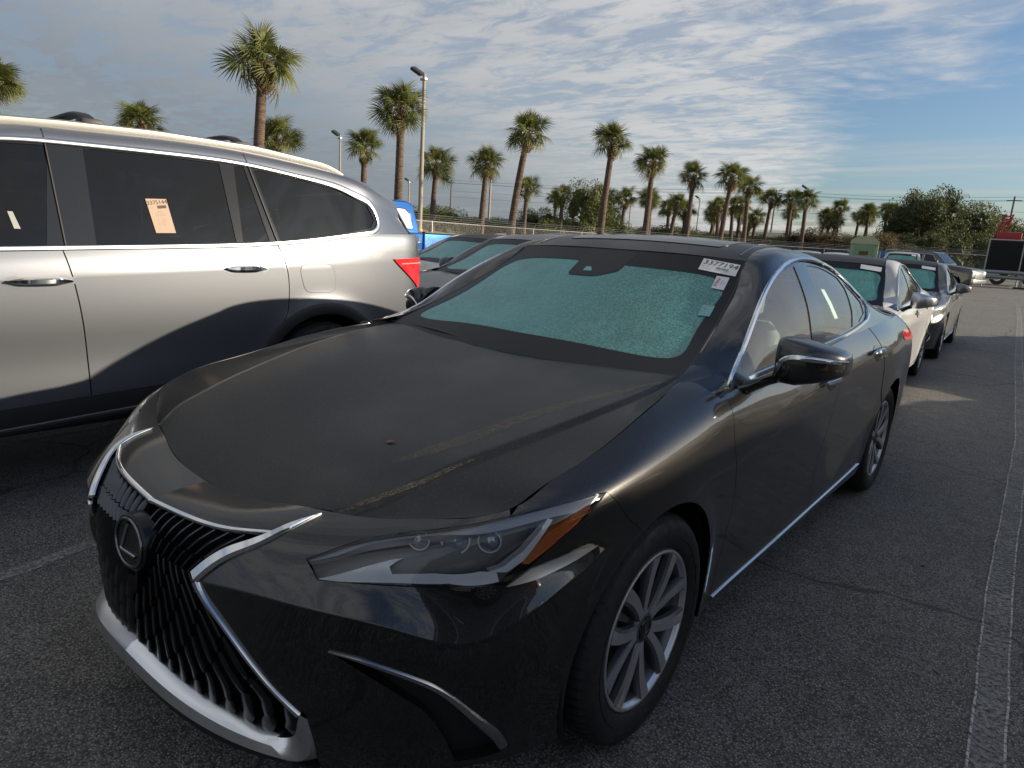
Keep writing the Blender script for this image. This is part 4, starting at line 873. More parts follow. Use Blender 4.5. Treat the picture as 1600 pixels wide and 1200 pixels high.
# ---------------------------------------------------------------- silver SUV beside the sedan
def suv():
    root=empty('silver_suv',(-2.99,-1.84,0),0,'silver three-row SUV with roof rails and dark windows, left of the black sedan','SUV')
    PT=paint('silver_paint',(.175,.188,.212),.75,.36,dew=.25,dust=(.3,.3,.3),coat=.8)
    CLAD=mat('cladding',(.022,.022,.024),.55)
    bz=lambda y:float(np.interp(y,[-1,0,1.1,1.7,2.5,2.9,3.25,3.6,3.9],[1.10,1.14,1.19,1.215,1.257,1.305,1.352,1.365,1.37]))
    def col(x,y,dy=0,nose=0):
        b=bz(y); sl=.33+max(0,y-1)*.045; k=x/.985
        return [(x-.045*k,y+dy*.5,sl),(x-.012*k,y+dy*.9,sl+.13),(x-.010*k,y+dy,.64),(x,y+dy,.82),(x+.004*k,y+dy,1.055+max(0,y-1)*.045),(x-.006*k,y+dy*.8,b-.055),(x-.022*k,y+dy*.6,b)]
    C=[]
    for x,y in ((0,-.98),(.35,-.96),(.62,-.88),(.80,-.74),(.91,-.52),(.965,-.25)):
        c=col(max(x,.001),y); 
        if y<-.2: c=[(a,b+(.0 if i<4 else (.10 if i==4 else .22 if i==5 else .34))*min(1,(-.2-y)/.6),z) for i,(a,b,z) in enumerate(c)]
        C.append(c)
    for x,y in ((.982,.1),(.985,.6),(.985,1.2),(.985,1.8),(.985,2.35),(.987,2.82),(.975,3.2),(.95,3.48),(.90,3.67),(.77,3.77),(.42,3.84),(0,3.855)): C.append(col(max(x,.001),y))
    S=Surf(C,vbr=(4,),post=flare([(0,.385),(2.82,.395)],.47,.012,.07))
    reg=lambda T:(T[:,0]>.78)&(T[:,1]>-.6)&(T[:,1]<3.66)
    iv=lambda L:S.inv([(0,)+tuple(p[-2:]) for p in L],(0,1,1),reg)
    bel=lambda a,b,n:[(y,bz(y)-.002) for y in np.linspace(a,b,n)]
    h=.03
    sil=lambda y:.335+max(0,y-1)*.045
    topu=lambda a,b,n:np.stack([np.interp(np.linspace(a,b,n),[c[6][1] for c in C[5:17]],S.u[5:17]),np.full(n,S.v[-1])],1)
    # seams: B line, C line
    bl=curve([(0,1.375,bz(1.375)),(0,1.405,1.05),(0,1.435,.80),(0,1.447,.50),(0,1.452,sil(1.45))],20)
    cl=curve([(0,2.495,bz(2.495)),(0,2.545,1.10),(0,2.553,.96),(0,2.535,.84),(0,2.49,.77)],14)
    al=curve([(0,.33,bz(.33)),(0,.36,.9),(0,.42,.6),(0,.46,.34)],12)
    panel('front_door',S,[np.vstack([iv(al),iv([(y,sil(y)) for y in np.linspace(.55,1.4,8)]),iv(bl[::-1]),iv(bel(1.33,.38,10))])],h,PT,root,mirror=True,gap=.003)
    panel('rear_door',S,[np.vstack([iv(bl),iv([(y,sil(y)) for y in np.linspace(1.5,2.28,8)]),iv(arch_pts(2.82,.395,.50,188,131,12)),iv(cl[::-1]),iv(bel(2.45,1.42,10))])],h,PT,root,mirror=True,gap=.003)
    n=24
    panel('rear_quarter',S,[np.vstack([iv(cl),iv(arch_pts(2.82,.395,.50,130,-6,22)),np.stack([np.linspace(np.interp(3.36,[c[0][1] for c in C[6:16]],S.u[6:16]),S.u[-1],n),np.full(n,S.v[0])],1),np.stack([np.full(8,S.u[-1]),np.linspace(S.v[0],S.v[-1],8)],1)[1:],topu(3.62,2.5,16) if False else np.stack([np.linspace(S.u[-1],np.interp(2.50,[c[6][1] for c in C[6:16]],S.u[6:16]),n),np.full(n,S.v[-1])],1)])],h,PT,root,mirror=True,holdx=True,gap=.003)
    fr=np.vstack([iv(al[::-1]),np.stack([np.linspace(np.interp(.33,[c[6][1] for c in C[4:9]],S.u[4:9]),0,n),np.full(n,S.v[-1])],1),np.stack([np.zeros(6),np.linspace(S.v[-1],S.v[0],6)],1)[1:],np.stack([np.linspace(0,np.interp(-.46,[c[0][1] for c in C[2:8]],S.u[2:8]),10),np.zeros(10)],1)[1:],iv(arch_pts(0,.385,.47,187,-7,22))])
    panel('front_body',S,[fr],h*1.5,PT,root,mirror=True,holdx=True,gap=.003)
    # rear hatch seam, cladding, trim
    for nm,cy,cz,a0,a1 in (('rear_arch_cladding',2.82,.395,186,-8),('front_arch_cladding',0,.385,186,-8)):
        uv=iv(arch_pts(cy,cz,.475,a0,a1,40)); P=S.ev(uv); N=S.nrm(uv); ribbon(nm,P,N,.035,.008,CLAD,root,mirror=True)
    low=np.vstack([iv([(y,sil(y)+.135) for y in np.linspace(.47,2.34,14)]),iv([(y,sil(y)+.004) for y in np.linspace(2.34,.47,14)])]); panel('rocker_cladding',S,[low],h*1.5,CLAD,root,off=.008,mirror=True,gap=0)
    uv=iv([(y,sil(y)+.030) for y in np.linspace(.47,2.34,20)]); P=S.ev(uv); N=S.nrm(uv); ribbon('rocker_trim',P+N*.008,N,.011,.005,mat('rocker_strip',(.10,.10,.105),.4,metal=.5),root,mirror=True)
    # greenhouse
    TZ=lambda y:float(np.interp(y,[.9,1.2,1.46,1.9,2.35,2.73,3.0,3.17,3.285],[1.62,1.687,1.703,1.714,1.711,1.675,1.636,1.578,1.482]))
    lean=lambda z,b:.963-.27*(z-b)
    RT=lambda y:float(np.interp(y,[.9,1.21,1.47,1.9,2.45,2.88,3.03,3.335,3.5],[1.70,1.762,1.780,1.797,1.795,1.757,1.738,1.672,1.60]))
    G=[]
    for y,dt in ((.30,.25),(.55,.45),(.85,.25),(1.15,.08),(1.5,0),(1.9,0),(2.35,0),(2.73,0),(3.0,0),(3.2,0),(3.42,-.03),(3.64,-.08)):
        b=bz(y)-.002; t=TZ(min(y+dt,3.2)) if y<3.25 else TZ(3.2)-.02*(y-3.2)*10; t=t if y>.5 else 1.30; rt=RT(y+dt) if y>.5 else 1.36
        tx=1.0 if y<3.25 else 1-.35*(y-3.25)
        if y<.5: t=1.20; rt=1.22
        G.append([(lean(b,b)*tx,y,b),(lean((b+t)/2,b)*tx,y+dt*.5,(b+t)/2),(lean(t,b)*tx,y+dt,t),((lean(t,b)-.035)*tx,y+dt,t+(rt-t)*.72),((lean(t,b)-.115)*tx,y+dt,rt)])
    GSU=Surf(G,vbr=(2,)); giv=lambda L:GSU.inv([(0,)+tuple(p[-2:]) for p in L],(0,1,1))
    top=[(0,y,TZ(y)-.004) for y in (.95,1.2,1.46,1.9,2.35,2.73,3.0,3.12)]
    wtop=curve([(0,.42,1.185),(0,.60,1.36),(0,.80,1.54)]+top+[(0,3.225,1.55),(0,3.285,1.46),(0,3.275,1.40),(0,3.21,1.362)],80); wbot=curve([(0,3.21,1.362),(0,2.9,1.315),(0,2.5,1.266),(0,1.7,1.222),(0,1.1,1.197),(0,.42,1.172)],40)
    wl=np.vstack([giv(wtop),giv(wbot)[1:-1]])
    rect=np.vstack([np.stack([np.linspace(GSU.u[0],GSU.u[-1],50),np.full(50,GSU.v[0])],1),np.stack([np.linspace(GSU.u[-1],GSU.u[0],50),np.full(50,GSU.v[-1])],1)])
    panel('roof_side',GSU,[rect,wl],h,PT,root,mirror=True,gap=0)
    bt=lambda y:float(np.interp(y,[.42,1.1,1.7,2.5,2.9,3.21],[1.172,1.197,1.222,1.266,1.315,1.362]))+.012
    tp=lambda y:TZ(y)-.022
    ws=[[(.56,bt(.56)),(.62,1.33),(.80,1.50),(1.0,1.61),(1.2,tp(1.2)),(1.385,tp(1.385)),(1.315,bt(1.315))],
        [(1.535,tp(1.535)),(1.9,tp(1.9)),(2.215,tp(2.215)),(2.245,bt(2.245)),(1.9,bt(1.9)),(1.525,bt(1.525))],
        [(2.30,tp(2.30)),(2.36,tp(2.36)),(2.452,bt(2.452)),(2.285,bt(2.285))],
        [(2.415,tp(2.415)),(2.73,tp(2.73)),(3.0,tp(3.0)),(3.12,tp(3.12)-.01),(3.20,1.53),(3.245,1.44),(3.20,1.39),(2.9,bt(2.9)),(2.52,bt(2.52))]]
    wu=[giv(poly([(0,)+p for p in w]+[(0,)+w[0]],.04)[:-1]) for w in ws]
    panel('pillar_trim',GSU,[wl]+wu,h,GLOSS_BLACK,root,off=-.005,mirror=True,gap=-.003,holegap=0,flange=.004)
    for w in wu: panel('side_window',GSU,[w],h*1.5,GLASS_DARK,root,off=-.009,mirror=True,gap=-.006,flange=0)
    uvt=giv(wtop); ribbon('window_trim',GSU.ev(uvt),GSU.nrm(uvt),np.interp(np.linspace(0,1,80),[0,.7,.85,1],[.012,.013,.022,.016]),.005,SATIN,root,mirror=True)
    uvb=giv(wbot); ribbon('belt_trim',GSU.ev(uvb),GSU.nrm(uvb),.012,.006,SATIN,root,mirror=True)
    for y0,y1 in ((1.375,1.392),(2.372,2.50)):      # door edges across the pillars
        uv=giv([(y0 if False else y,z) for y,z in zip(np.linspace(y1,y0,12),np.linspace(bt(y1)-.01,TZ(y0)+.05,12))]); ribbon('door_edge',GSU.ev(uv),GSU.nrm(uv),.004,.003,BLACK_PLASTIC,root,mirror=True)
    # roof, glass ends, rails
    R_=[((g[4][0],g[4][1],g[4][2]),(g[4][1],g[4][2]+.055)) for g in G[2:]]; RF=Surf(cross_grid(R_),flip=-1)
    def rect_of(S_,nu=14,nv=16):
        u0,u1,v0,v1=S_.u[0],S_.u[-1],S_.v[0],S_.v[-1]
        return np.vstack([np.stack([np.full(nv,u0),np.linspace(v0,v1,nv)],1),np.stack([np.linspace(u0,u1,nu),np.full(nu,v1)],1)[1:],np.stack([np.full(nv,u1),np.linspace(v1,v0,nv)],1)[1:],np.stack([np.linspace(u1,u0,nu),np.full(nu,v0)],1)[1:-1]])
    panel('roof',RF,[rect_of(RF)],.06,PT,root,gap=.001)
    g0=G[0];g2=G[2]
    W=Surf(cross_grid([((.80,.45,1.16),(.20,1.14)),((.74,.80,1.42),(.60,1.42)),((g2[4][0],g2[4][1],g2[4][2]),(g2[4][1],g2[4][2]+.055))]),flip=-1); panel('windshield',W,[rect_of(W)],.08,GLASS_DARK,root,flange=0)
    HD=Surf(cross_grid([((.55,-.86,.98),(-.92,1.0)),((.84,-.4,1.07),(-.5,1.10)),((.90,.1,1.12),(.0,1.15)),((.86,.42,1.15),(.26,1.15))]),flip=-1); panel('hood',HD,[rect_of(HD)],.08,PT,root,flange=.01)
    ge=G[-1]
    HT=Surf(cross_grid([((ge[0][0]*.98,3.66,1.36),(3.83,1.36)),((ge[2][0]*.98,3.57,1.50),(3.73,1.5)),((ge[4][0],ge[4][1],ge[4][2]),(3.63,ge[4][2]+.03))]),flip=-1); panel('tailgate',HT,[rect_of(HT)],.08,PT,root,flange=.01)
    # spoiler
    sp=[[(x,y+abs(x)*-.05,z) for y,z in ((3.10,1.668),(3.30,1.660),(3.45,1.628),(3.455,1.605),(3.36,1.60),(3.15,1.63))] for x in (-.78,-.5,0,.5,.78)]
    loft('spoiler',[[(x,y,z+.045*(1-(x/.78)**2)) for x,y,z in r] for r in sp],PT,root)
    # roof rails sit along the roof edge; two cross bars
    for s in (1,-1):
        ys=np.linspace(1.05,3.06,40); P=np.array([(s*(float(np.interp(y,[g[4][1] for g in G[2:]],[g[4][0] for g in G[2:]]))+.045),y,RT(y)-.005) for y in ys]); P[:2,2]-=.02; P[-3:,2]-=[.005,.015,.03]
        ribbon('roof_rail',P,np.tile([s*.35,0,.94],(40,1)),.020,.030,mat('rail_silver',(.30,.30,.29),.45,metal=.8),root)
    for yb in (1.62,2.42):
        P=curve([(-.72,yb,1.80),(-.66,yb,1.845),(-.3,yb,1.862),(.3,yb,1.862),(.66,yb,1.845),(.72,yb,1.80)],30); ribbon('cross_bar',P,np.tile([0,0,1.],(30,1)),.035,.012,BLACK_PLASTIC,root)
        for s in (1,-1): boxes('bar_foot',[(s*.70,yb,1.812,.10,.11,.05)],BLACK_PLASTIC,root,.02)
    # handles
    for y0,y1,z in ((1.135,1.395,1.058),(2.16,2.40,1.118)):
        th=np.linspace(0,2*math.pi,28,endpoint=False); cup=iv([(.5*(y0+y1)+(.5*(y1-y0)+.02)*math.cos(t),z+.042*math.sin(t)) for t in th]); panel('handle_cup',S,[cup],.03,PT,root,off=.001,flange=0,gap=0,mirror=True,bulge=None)
        ys=np.linspace(y0,y1,20); uv=iv([(y,z) for y in ys]); P=S.ev(uv); N=S.nrm(uv); ribbon('door_handle',P+N*(.006+.028*np.sin(np.linspace(.1,.95,20)*math.pi))[:,None],N,np.interp(np.linspace(0,1,20),[0,.2,.8,1],[.004,.014,.015,.006]),.010,CHROME,root,mirror=True)
        ribbon('handle_shadow',P+N*.0025,N,np.interp(np.linspace(0,1,20),[0,.2,.8,1],[.004,.020,.020,.004]),.001,mat('handle_shade_paint',(.16,.16,.16),.4,metal=.6),root,mirror=True)  # dark strip behind the handle: its shade put into the colour
    # fuel door and tail lamp
    fl=iv(curve([(0,2.640,1.13),(0,2.75,1.147),(0,2.86,1.135),(0,2.885,1.06),(0,2.875,.985),(0,2.77,.972),(0,2.675,.985),(0,2.645,1.05)],40,closed=True)); panel('fuel_door',S,[fl],.03,PT,root,off=.0015,gap=0,flange=.004)
    uv=np.vstack([fl,fl[:1]]); ribbon('fuel_door_gap',S.ev(uv),S.nrm(uv),.0025,.0012,BLACK_PLASTIC,root)
    tl=S.inv([(.965,3.39,1.186),(.92,3.62,1.196),(.77,3.77,1.195),(.64,3.80,1.19),(.64,3.80,.97),(.77,3.77,.93),(.87,3.71,.93),(.91,3.63,1.0)]); panel('tail_lamp',S,[tl],.02,RED_LENS,root,off=.012,gap=0,flange=.014,mirror=True)
    uv=S.inv(curve([(.95,3.46,1.155),(.915,3.63,1.16),(.84,3.73,1.162)],14)); ribbon('lamp_line',S.ev(uv)+S.nrm(uv)*.012,S.nrm(uv),.004,.003,mat('lamp_line',(.8,.3,.28),.2),root,mirror=True)
    uv=S.inv(curve([(.905,3.64,1.36),(.905,3.65,1.25),(.895,3.68,1.0),(.92,3.62,.86),(.945,3.52,.70)],24)); ribbon('hatch_seam',S.ev(uv),S.nrm(uv),.003,.0012,BLACK_PLASTIC,root,mirror=True)
    # wells and floor
    for cy in (0,2.82):
        V=[];F=[];n=18
        for i in range(n+1):
            a=math.radians(-20+220*i/n)
            for x in (.94,.62): V.append((x,cy+.49*math.cos(a),.395+.49*math.sin(a)))
        for i in range(n): F.append((2*i,2*i+1,2*i+3,2*i+2))
        b=len(V); V+=[(.62,cy+.49*math.cos(math.radians(-20+220*i/n)),.395+.49*math.sin(math.radians(-20+220*i/n))) for i in range(n+1)]; F.append(tuple(range(b,b+n+1)))
        mk('wheel_well',V,F,BLACK_PLASTIC,root,None,False,True)
    boxes('floor_pan',[(0,1.41,.36,1.72,1.75,.10)],INT_DARK,root); boxes('under_tray',[(0,1.41,.42,1.2,4.2,.1)],INT_DARK,root)
    for sx in (-.4,.4):
        for sy in (1.35,2.15,2.95): boxes('seat',[(sx,sy,.95,.5,.14,.62),(sx,sy+.02,1.36,.24,.10,.18)],INT_DARK,root,.04)
    place_wheels(root,[(.945,0,.385,0),(-.945,0,.385,0),(.945,2.82,.395,0),(-.945,2.82,.395,0)],1.15)
    # auction sheet on the rear door glass
    for pts,mm,lines in (([(1.787,1.467),(1.892,1.473),(1.915,1.301),(1.814,1.297)],PAPER_TAN,1),([(1.185,1.365),(1.205,1.365),(1.225,1.29),(1.20,1.29)],mat('paper_grey',(.3,.32,.3),.8),0)):
        uv=giv(pts); o=panel('window_sheet',GSU,[uv],.05,mm,root,off=-.004,gap=0,flange=0)
        if lines:
            p=GSU.ev(uv); n_=GSU.nrm(uv).mean(0); ctr=p.mean(0); ay=p[0]-p[3]+p[1]-p[2]; ay/=np.linalg.norm(ay); ax=np.cross(ay,n_); ax/=np.linalg.norm(ax); ay=np.cross(n_,ax)
            for tx,dy,sz,dx in (('3375144',.070,.030,0),('- -',.046,.018,-.035),('-----',.024,.012,0),('------ --- ----',.012,.009,-.004),('-------- ----- ---',.002,.009,0),('--    --------',-.016,.009,0),('--    --------',-.026,.009,0),('---   -----',-.036,.009,-.004),('---   -----',-.046,.009,-.004)):
                q=ctr-n_*.0032+ay*dy+ax*dx; text('sheet_print',tx,sz,INK,o,Matrix([[ax[i],ay[i],n_[i],q[i]] for i in range(3)]+[[0,0,0,1]]))
            V=[];F=[]; x=0
            while x<.045:
                w=RNG.choice([.001,.0018,.0026]); b=len(V)
                for dx,dy in ((x,.038),(x+w,.038),(x+w,.054),(x,.054)): V.append(tuple(ctr-n_*.0032+ax*(dx-.005)+ay*dy))
                F.append((b,b+1,b+2,b+3)); x+=w+.0015
            mk('bar_code',V,F,INK,o,None,False)
    return root
SUV=suv()
# ---------------------------------------------------------------- plain saloon used for the other parked cars
PROTO_PAINT=paint('proto_paint',(.6,.6,.58),.3,.3,dew=.4,dust=(.25,.25,.25),coat=.8)
def plain_saloon():
    r=empty('sedan',(0,0,-50))
    saloon(r,PROTO_PAINT,1,.045,belt_trim=SATIN)
    hl=np.vstack([biv(HL_TOP[2:],20),biv(HL_OUT,8)[1:],biv([(.84,-.567,.655),(.774,-.674,.66),(.70,-.75,.668),(.60,-.815,.69)],10)[1:]])
    panel('headlight',BODY,[hl],.03,mat('plain_lamp',(.45,.47,.48),.12,metal=.5,coat=1),r,off=.004,gap=0,mirror=True)
    gr=np.vstack([biv([(0,-.95,.69),(.2,-.94,.69),(.38,-.88,.69)],10),biv([(.30,-.97,.60),(.25,-.985,.50),(0,-1.0,.49)],10)]); panel('grille',BODY,[gr],.03,GLOSS_BLACK,r,off=.004,gap=0,mirror=True,holdx=True)
    lo=np.vstack([biv([(0,-1.0,.40),(.3,-.97,.40),(.5,-.90,.38)],10),biv([(.45,-.90,.25),(0,-.99,.25)],6)]); panel('lower_intake',BODY,[lo],.03,BLACK_PLASTIC,r,off=.003,gap=0,mirror=True,holdx=True)
    fg=biv(curve([(.66,-.80,.40),(.76,-.70,.42),(.80,-.62,.40),(.78,-.63,.32),(.66,-.77,.31)],24,closed=True)); panel('fog_surround',BODY,[fg],.03,BLACK_PLASTIC,r,off=.004,gap=0,mirror=True)
    P=BODY.ev(np.vstack([fg,fg[:1]])); N=BODY.nrm(np.vstack([fg,fg[:1]])); ribbon('fog_ring',P+N*.004,N,.008,.006,SATIN,r,mirror=True)
    for s in (1,):
        uv=WIND.inv(np.array([(.36,1.17,0),(.56,1.18,0),(.57,1.11,0),(.37,1.10,0)],float),(1,1,0)); o=panel('windshield_sticker',WIND,[uv],.06,PAPER,r,off=.006,gap=0,flange=0)
    return r
PROTO=plain_saloon()
def join_tree(root,name):
    """one mesh of a whole thing (for far copies)"""
    bpy.context.view_layer.update(); V=[];F=[];M_=[];mats=[]
    inv=root.matrix_world.inverted()
    def walk(o):
        if o.type=='MESH':
            nonlocal V
            mw=np.array(inv@o.matrix_world); v=np.array([tuple(x.co) for x in o.data.vertices]); v=v@mw[:3,:3].T+mw[:3,3]; b=len(V); V+=v.tolist()
            idx=[]
            for m in o.data.materials:
                if m not in mats: mats.append(m)
                idx.append(mats.index(m))
            flip=np.linalg.det(mw[:3,:3])<0
            for p in o.data.polygons:
                f=[b+i for i in p.vertices]; F.append(f[::-1] if flip else f); M_.append(idx[p.material_index] if idx else 0)
        for c in o.children: walk(c)
    walk(root); me=bpy.data.meshes.new(name); me.from_pydata(V,[],F)
    for m in mats: me.materials.append(m)
    me.polygons.foreach_set('material_index',np.array(M_,np.int32)); me.polygons.foreach_set('use_smooth',np.ones(len(F),bool)); me.update(); return me
def recolor(o,old,new):
    for ch in [o]+list(o.children_recursive):
        for sl_ in ch.material_slots:
            if sl_.material==old: sl_.link='OBJECT'; sl_.material=new
FAR_SEDAN=join_tree(PROTO,'far_sedan')
WHITE_PAINT=paint('white_paint',(.50,.51,.52),.0,.32,dew=.45,dust=(.20,.20,.20),coat=.8)
GREY_PAINT=paint('graphite_paint',(.075,.078,.082),.5,.3,dew=.6,dust=(.08,.08,.08))
MIDGREY=paint('mid_grey_paint',(.15,.148,.145),.6,.33,dew=.5,dust=(.12,.12,.12))
SILVERB=paint('bright_silver',(.42,.43,.44),.75,.34,dew=.5,dust=(.2,.2,.2))
DGREEN=paint('dark_green_paint',(.012,.03,.026),.3,.3,dew=.6)
BLUE=paint('blue_paint',(.012,.10,.36),.55,.26,dew=.5,dust=(.1,.12,.16))
RED=paint('red_paint',(.30,.02,.02),.3,.3,dew=.5)
used=False
def put_sedan(loc,rz,sc,pm,label,group=None,name='sedan',cat='car'):
    global used
    r=PROTO if not used else copy_tree(PROTO); 
    if used: pass
    used=True
    r.name=name; r.location=loc; r.rotation_euler=(0,0,rz); r.scale=sc; tag(r,label,cat,group); return r,pm
SED=[]
R3=math.radians(3)
rows=[((-.43,5.15,0),R3,(1,1,.985),WHITE_PAINT,'white sedan parked right behind the black sedan, silver-capped mirror','cars parked in line'),
 ((-.62,10.1,0),R3,(.97,.93,.99),MIDGREY,'dark grey car with bright headlight parked behind the white sedan','cars parked in line'),
 ((-3.1,3.25,0),.0,(1,1,1),GREY_PAINT,'dark grey sedan half hidden behind the silver SUV tail lamp, wet hood','cars parked in the next lanes'),
 ((-6.0,5.45,0),.0,(1,1,.975),SILVERB,'silver car with black roof glimpsed in front of the blue pickup','cars parked in the next lanes'),
 ((-7.3,9.4,0),.0,(1,1,1.06),GREY_PAINT,'dark car roof farthest back, just right of the blue pickup bed','cars parked in the next lanes')]
items=[put_sedan(a,b,c,p,l,g) for a,b,c,p,l,g in rows]
for r,p in items: recolor(r,PROTO_PAINT,p)
DARK_ROOF=paint('dark_wet_shaded_roof',(.02,.021,.023),.2,.3,dew=1.0,dust=(.05,.05,.052))  # dark roofs: wet paint, with shade put into the colour
for r,_ in items[:2]+items[3:4]:
    for ch in r.children:
        if ch.name.split('.')[0]=='roof':
            for sl_ in ch.material_slots: sl_.link='OBJECT'; sl_.material=DARK_ROOF
# silver mirror caps on the white sedan
for ch in items[0][0].children:
    if ch.name.startswith('mirror_shell'):
        for sl_ in ch.material_slots: sl_.link='OBJECT'; sl_.material=SATIN
for r,_ in items[1:2]:
    for ch in r.children:
        if ch.name.startswith(('front_bumper',)):
            for sl_ in ch.material_slots: sl_.link='OBJECT'; sl_.material=GREY_PAINT
def far_car(loc,rz,sc,pm,label,group,name='car'):
    o=bpy.data.objects.new(name,FAR_SEDAN); link(o); o.location=loc; o.rotation_euler=(0,0,rz); o.scale=sc; tag(o,label,'car',group)
    for sl_ in o.material_slots:
        if sl_.material==PROTO_PAINT: sl_.link='OBJECT'; sl_.material=pm
    return o
FAR=[((-7.4,28.0),.2,(1,1,1.10),WHITE_PAINT,'white car roof showing just right of the black sedan roof'),((-8.1,35.3),.1,(1,1,1.10),WHITE_PAINT,'white car behind, left of the green portable toilet'),((-5.2,36.4),.12,(1.05,1,1.28),WHITE_PAINT,'white SUV with teal windshield right of the portable toilet'),
 ((-9.6,41),.1,(1,1,1.15),SILVERB,'silver car farther back, left of the portable toilet'),((-6.2,44.5),.1,(1,1,1.2),GREY_PAINT,'grey car behind the white SUV by the fence'),((-12.5,34),.15,(1,1,1.05),WHITE_PAINT,'white car low behind the sedan roof near the fence'),
 ((-16.5,33.5),.1,(1,1,1.0),SILVERB,'small silver car beside the chain-link fence'),((-37,33),1.2,(1,1,1.1),WHITE_PAINT,'white car beyond the fence between two palm trunks'),((-34,26),1.3,(1,1,1.25),WHITE_PAINT,'white van beyond the fence behind the pickup bed'),((-33,40),1.1,(1,1,1.1),SILVERB,'silver car beyond the fence by the yellow post')]
for (x,y),rz,sc,pm,l in FAR: far_car((x,y,0),rz,sc,pm,l,'cars farther back in the lot')
# tall SUVs parked across the aisle, outside the picture: they shade the lane and show in the paint
FAR_SUV=join_tree(SUV,'far_suv')
for i,(y,rz,pm,l) in enumerate(((-4.5,0,GREY_PAINT,'dark SUV across the aisle on the right, behind the photographer'),(.55,0,SILVERB,'silver SUV across the aisle, opposite the front of the black sedan'),(8.55,math.pi,GREY_PAINT,'dark SUV across the aisle, opposite the white sedan'),(9.9,0,WHITE_PAINT,'white SUV across the aisle, opposite the dark grey car'),(17.8,math.pi,SILVERB,'silver SUV across the aisle, last of its row'))):
    o=bpy.data.objects.new('suv',FAR_SUV); link(o); o.scale=(1,1,1.09); o.location=(5.25,y,0); o.rotation_euler=(0,0,rz); tag(o,l,'SUV','SUVs across the aisle, outside the picture')
    for sl_ in o.material_slots:
        if sl_.material and sl_.material.name=='silver_paint': sl_.link='OBJECT'; sl_.material=pm
# ---------------------------------------------------------------- pickups
def pickup(name,loc,rz,pm,label,sc=(1,1,1)):
    root=empty(name,loc,rz,label,'pickup truck',None,sc)
    def prism(nm,prof,x0,x1,m,bev=.03,tap=0):
        """side profile (y,z) across x with softened edges"""
        bm=bmesh.new(); a=[bm.verts.new((x0+(tap*max(0,z-1.15)),y,z)) for y,z in prof]; b=[bm.verts.new((x1-(tap*max(0,z-1.15)),y,z)) for y,z in prof]
        bm.faces.new(a); bm.faces.new(b[::-1]); n=len(prof)
        for i in range(n): bm.faces.new((a[i],b[i],b[(i+1)%n],a[(i+1)%n])[::-1])
        bmesh.ops.recalc_face_normals(bm,faces=bm.faces)
        if bev: bmesh.ops.bevel(bm,geom=list(bm.edges),offset=bev,segments=3,affect='EDGES',profile=.6)
        me=bpy.data.meshes.new(nm); bm.to_mesh(me); bm.free(); me.materials.append(m); me.polygons.foreach_set('use_smooth',np.ones(len(me.polygons),bool)); o=link(bpy.data.objects.new(nm,me),root); autosmooth(o,40); return o
    def arch(cy,R=.50,n=9): return [(cy+R*math.cos(a),.40+R*math.sin(a)) for a in np.linspace(math.pi,0,n)]
    prism('cab_body',[(-.95,.45),(-.98,.80),(-.93,1.12),(-.75,1.20),(.35,1.30),(2.42,1.34),(2.42,.45)]+[(.50,.42)]+[(y,z) for y,z in arch(0)[::-1]]+[(-.52,.42)],-.98,.98,pm,.03)
    prism('cab_roof',[(.42,1.31),(1.02,1.88),(1.25,1.945),(2.15,1.955),(2.32,1.90),(2.42,1.33)],-.93,.93,pm,.04,.22)
    prism('bed',[(2.46,.50),(2.46,1.345),(4.25,1.355),(4.28,1.0),(4.26,.55),(3.95,.52)]+[(y,z) for y,z in arch(3.42)[::-1]]+[(2.9,.45)],-.97,.97,pm,.03)
    boxes('bed_rail',[(-.93,3.36,1.362,.09,1.78,.03)],BLACK_PLASTIC,root,.008); boxes('bed_rail',[(.93,3.36,1.362,.09,1.78,.03)],BLACK_PLASTIC,root,.008)
    for s in (1,-1):
        for nm,q in (('side_window',[(.80,1.40),(1.10,1.78),(1.50,1.82),(1.50,1.40)]),('side_window',[(1.58,1.40),(1.58,1.82),(2.08,1.80),(2.20,1.70),(2.24,1.42)])):
            # glass sits proud of the sloping cab side
            f=lambda z:.93-.22*(z-1.15)+.008
            mk(nm,[(s*f(z),y,z) for y,z in q],[tuple(range(len(q)))],GLASS_DARK,root,None,False)
            P=poly([(s*(f(z)+.002),y,z) for y,z in q+q[:1]],.1); tube('window_trim',P,.010,CHROME,root,6)
        for y in (1.40,2.25): boxes('door_handle',[(s*.99,y,1.16,.03,.20,.035)],CHROME,root,.01)
        for y in (.42,1.54,2.30): boxes('door_gap',[(s*.976,y,.92,.014,.008,.74)],BLACK_PLASTIC,root)
        boxes('mirror',[(s*1.10,.74,1.38,.18,.10,.24)],BLACK_PLASTIC,root,.03)
        boxes('headlight',[(s*.76,-.955,.98,.36,.05,.16)],WHITE_PLASTIC,root,.015); boxes('tail_lamp',[(s*.93,4.262,1.08,.10,.05,.36)],RED_LENS,root,.012)
    mk('windshield',[(-.78,.50,1.385),(.78,.50,1.385),(.73,1.0,1.855),(-.73,1.0,1.855)],[(0,1,2,3)],GLASS_DARK,root,None,False).location=(0,-.02,.018)
    boxes('grille',[(0,-.965,.86,1.1,.05,.34)],mat('pickup_grille',(.35,.36,.37),.3,metal=.8),root,.02); boxes('bumper',[(0,-1.0,.56,1.9,.16,.20)],mat('pickup_bumper',(.5,.5,.52),.25,metal=1),root,.03); boxes('rear_bumper',[(0,4.36,.58,1.8,.16,.18)],CHROME,root,.03)
    boxes('chassis',[(0,1.7,.48,1.5,5.0,.14)],INT_DARK,root)
    place_wheels(root,[(.93,0,.40,0),(-.93,0,.40,0),(.93,3.42,.40,0),(-.93,3.42,.40,0)],1.2)
    return root
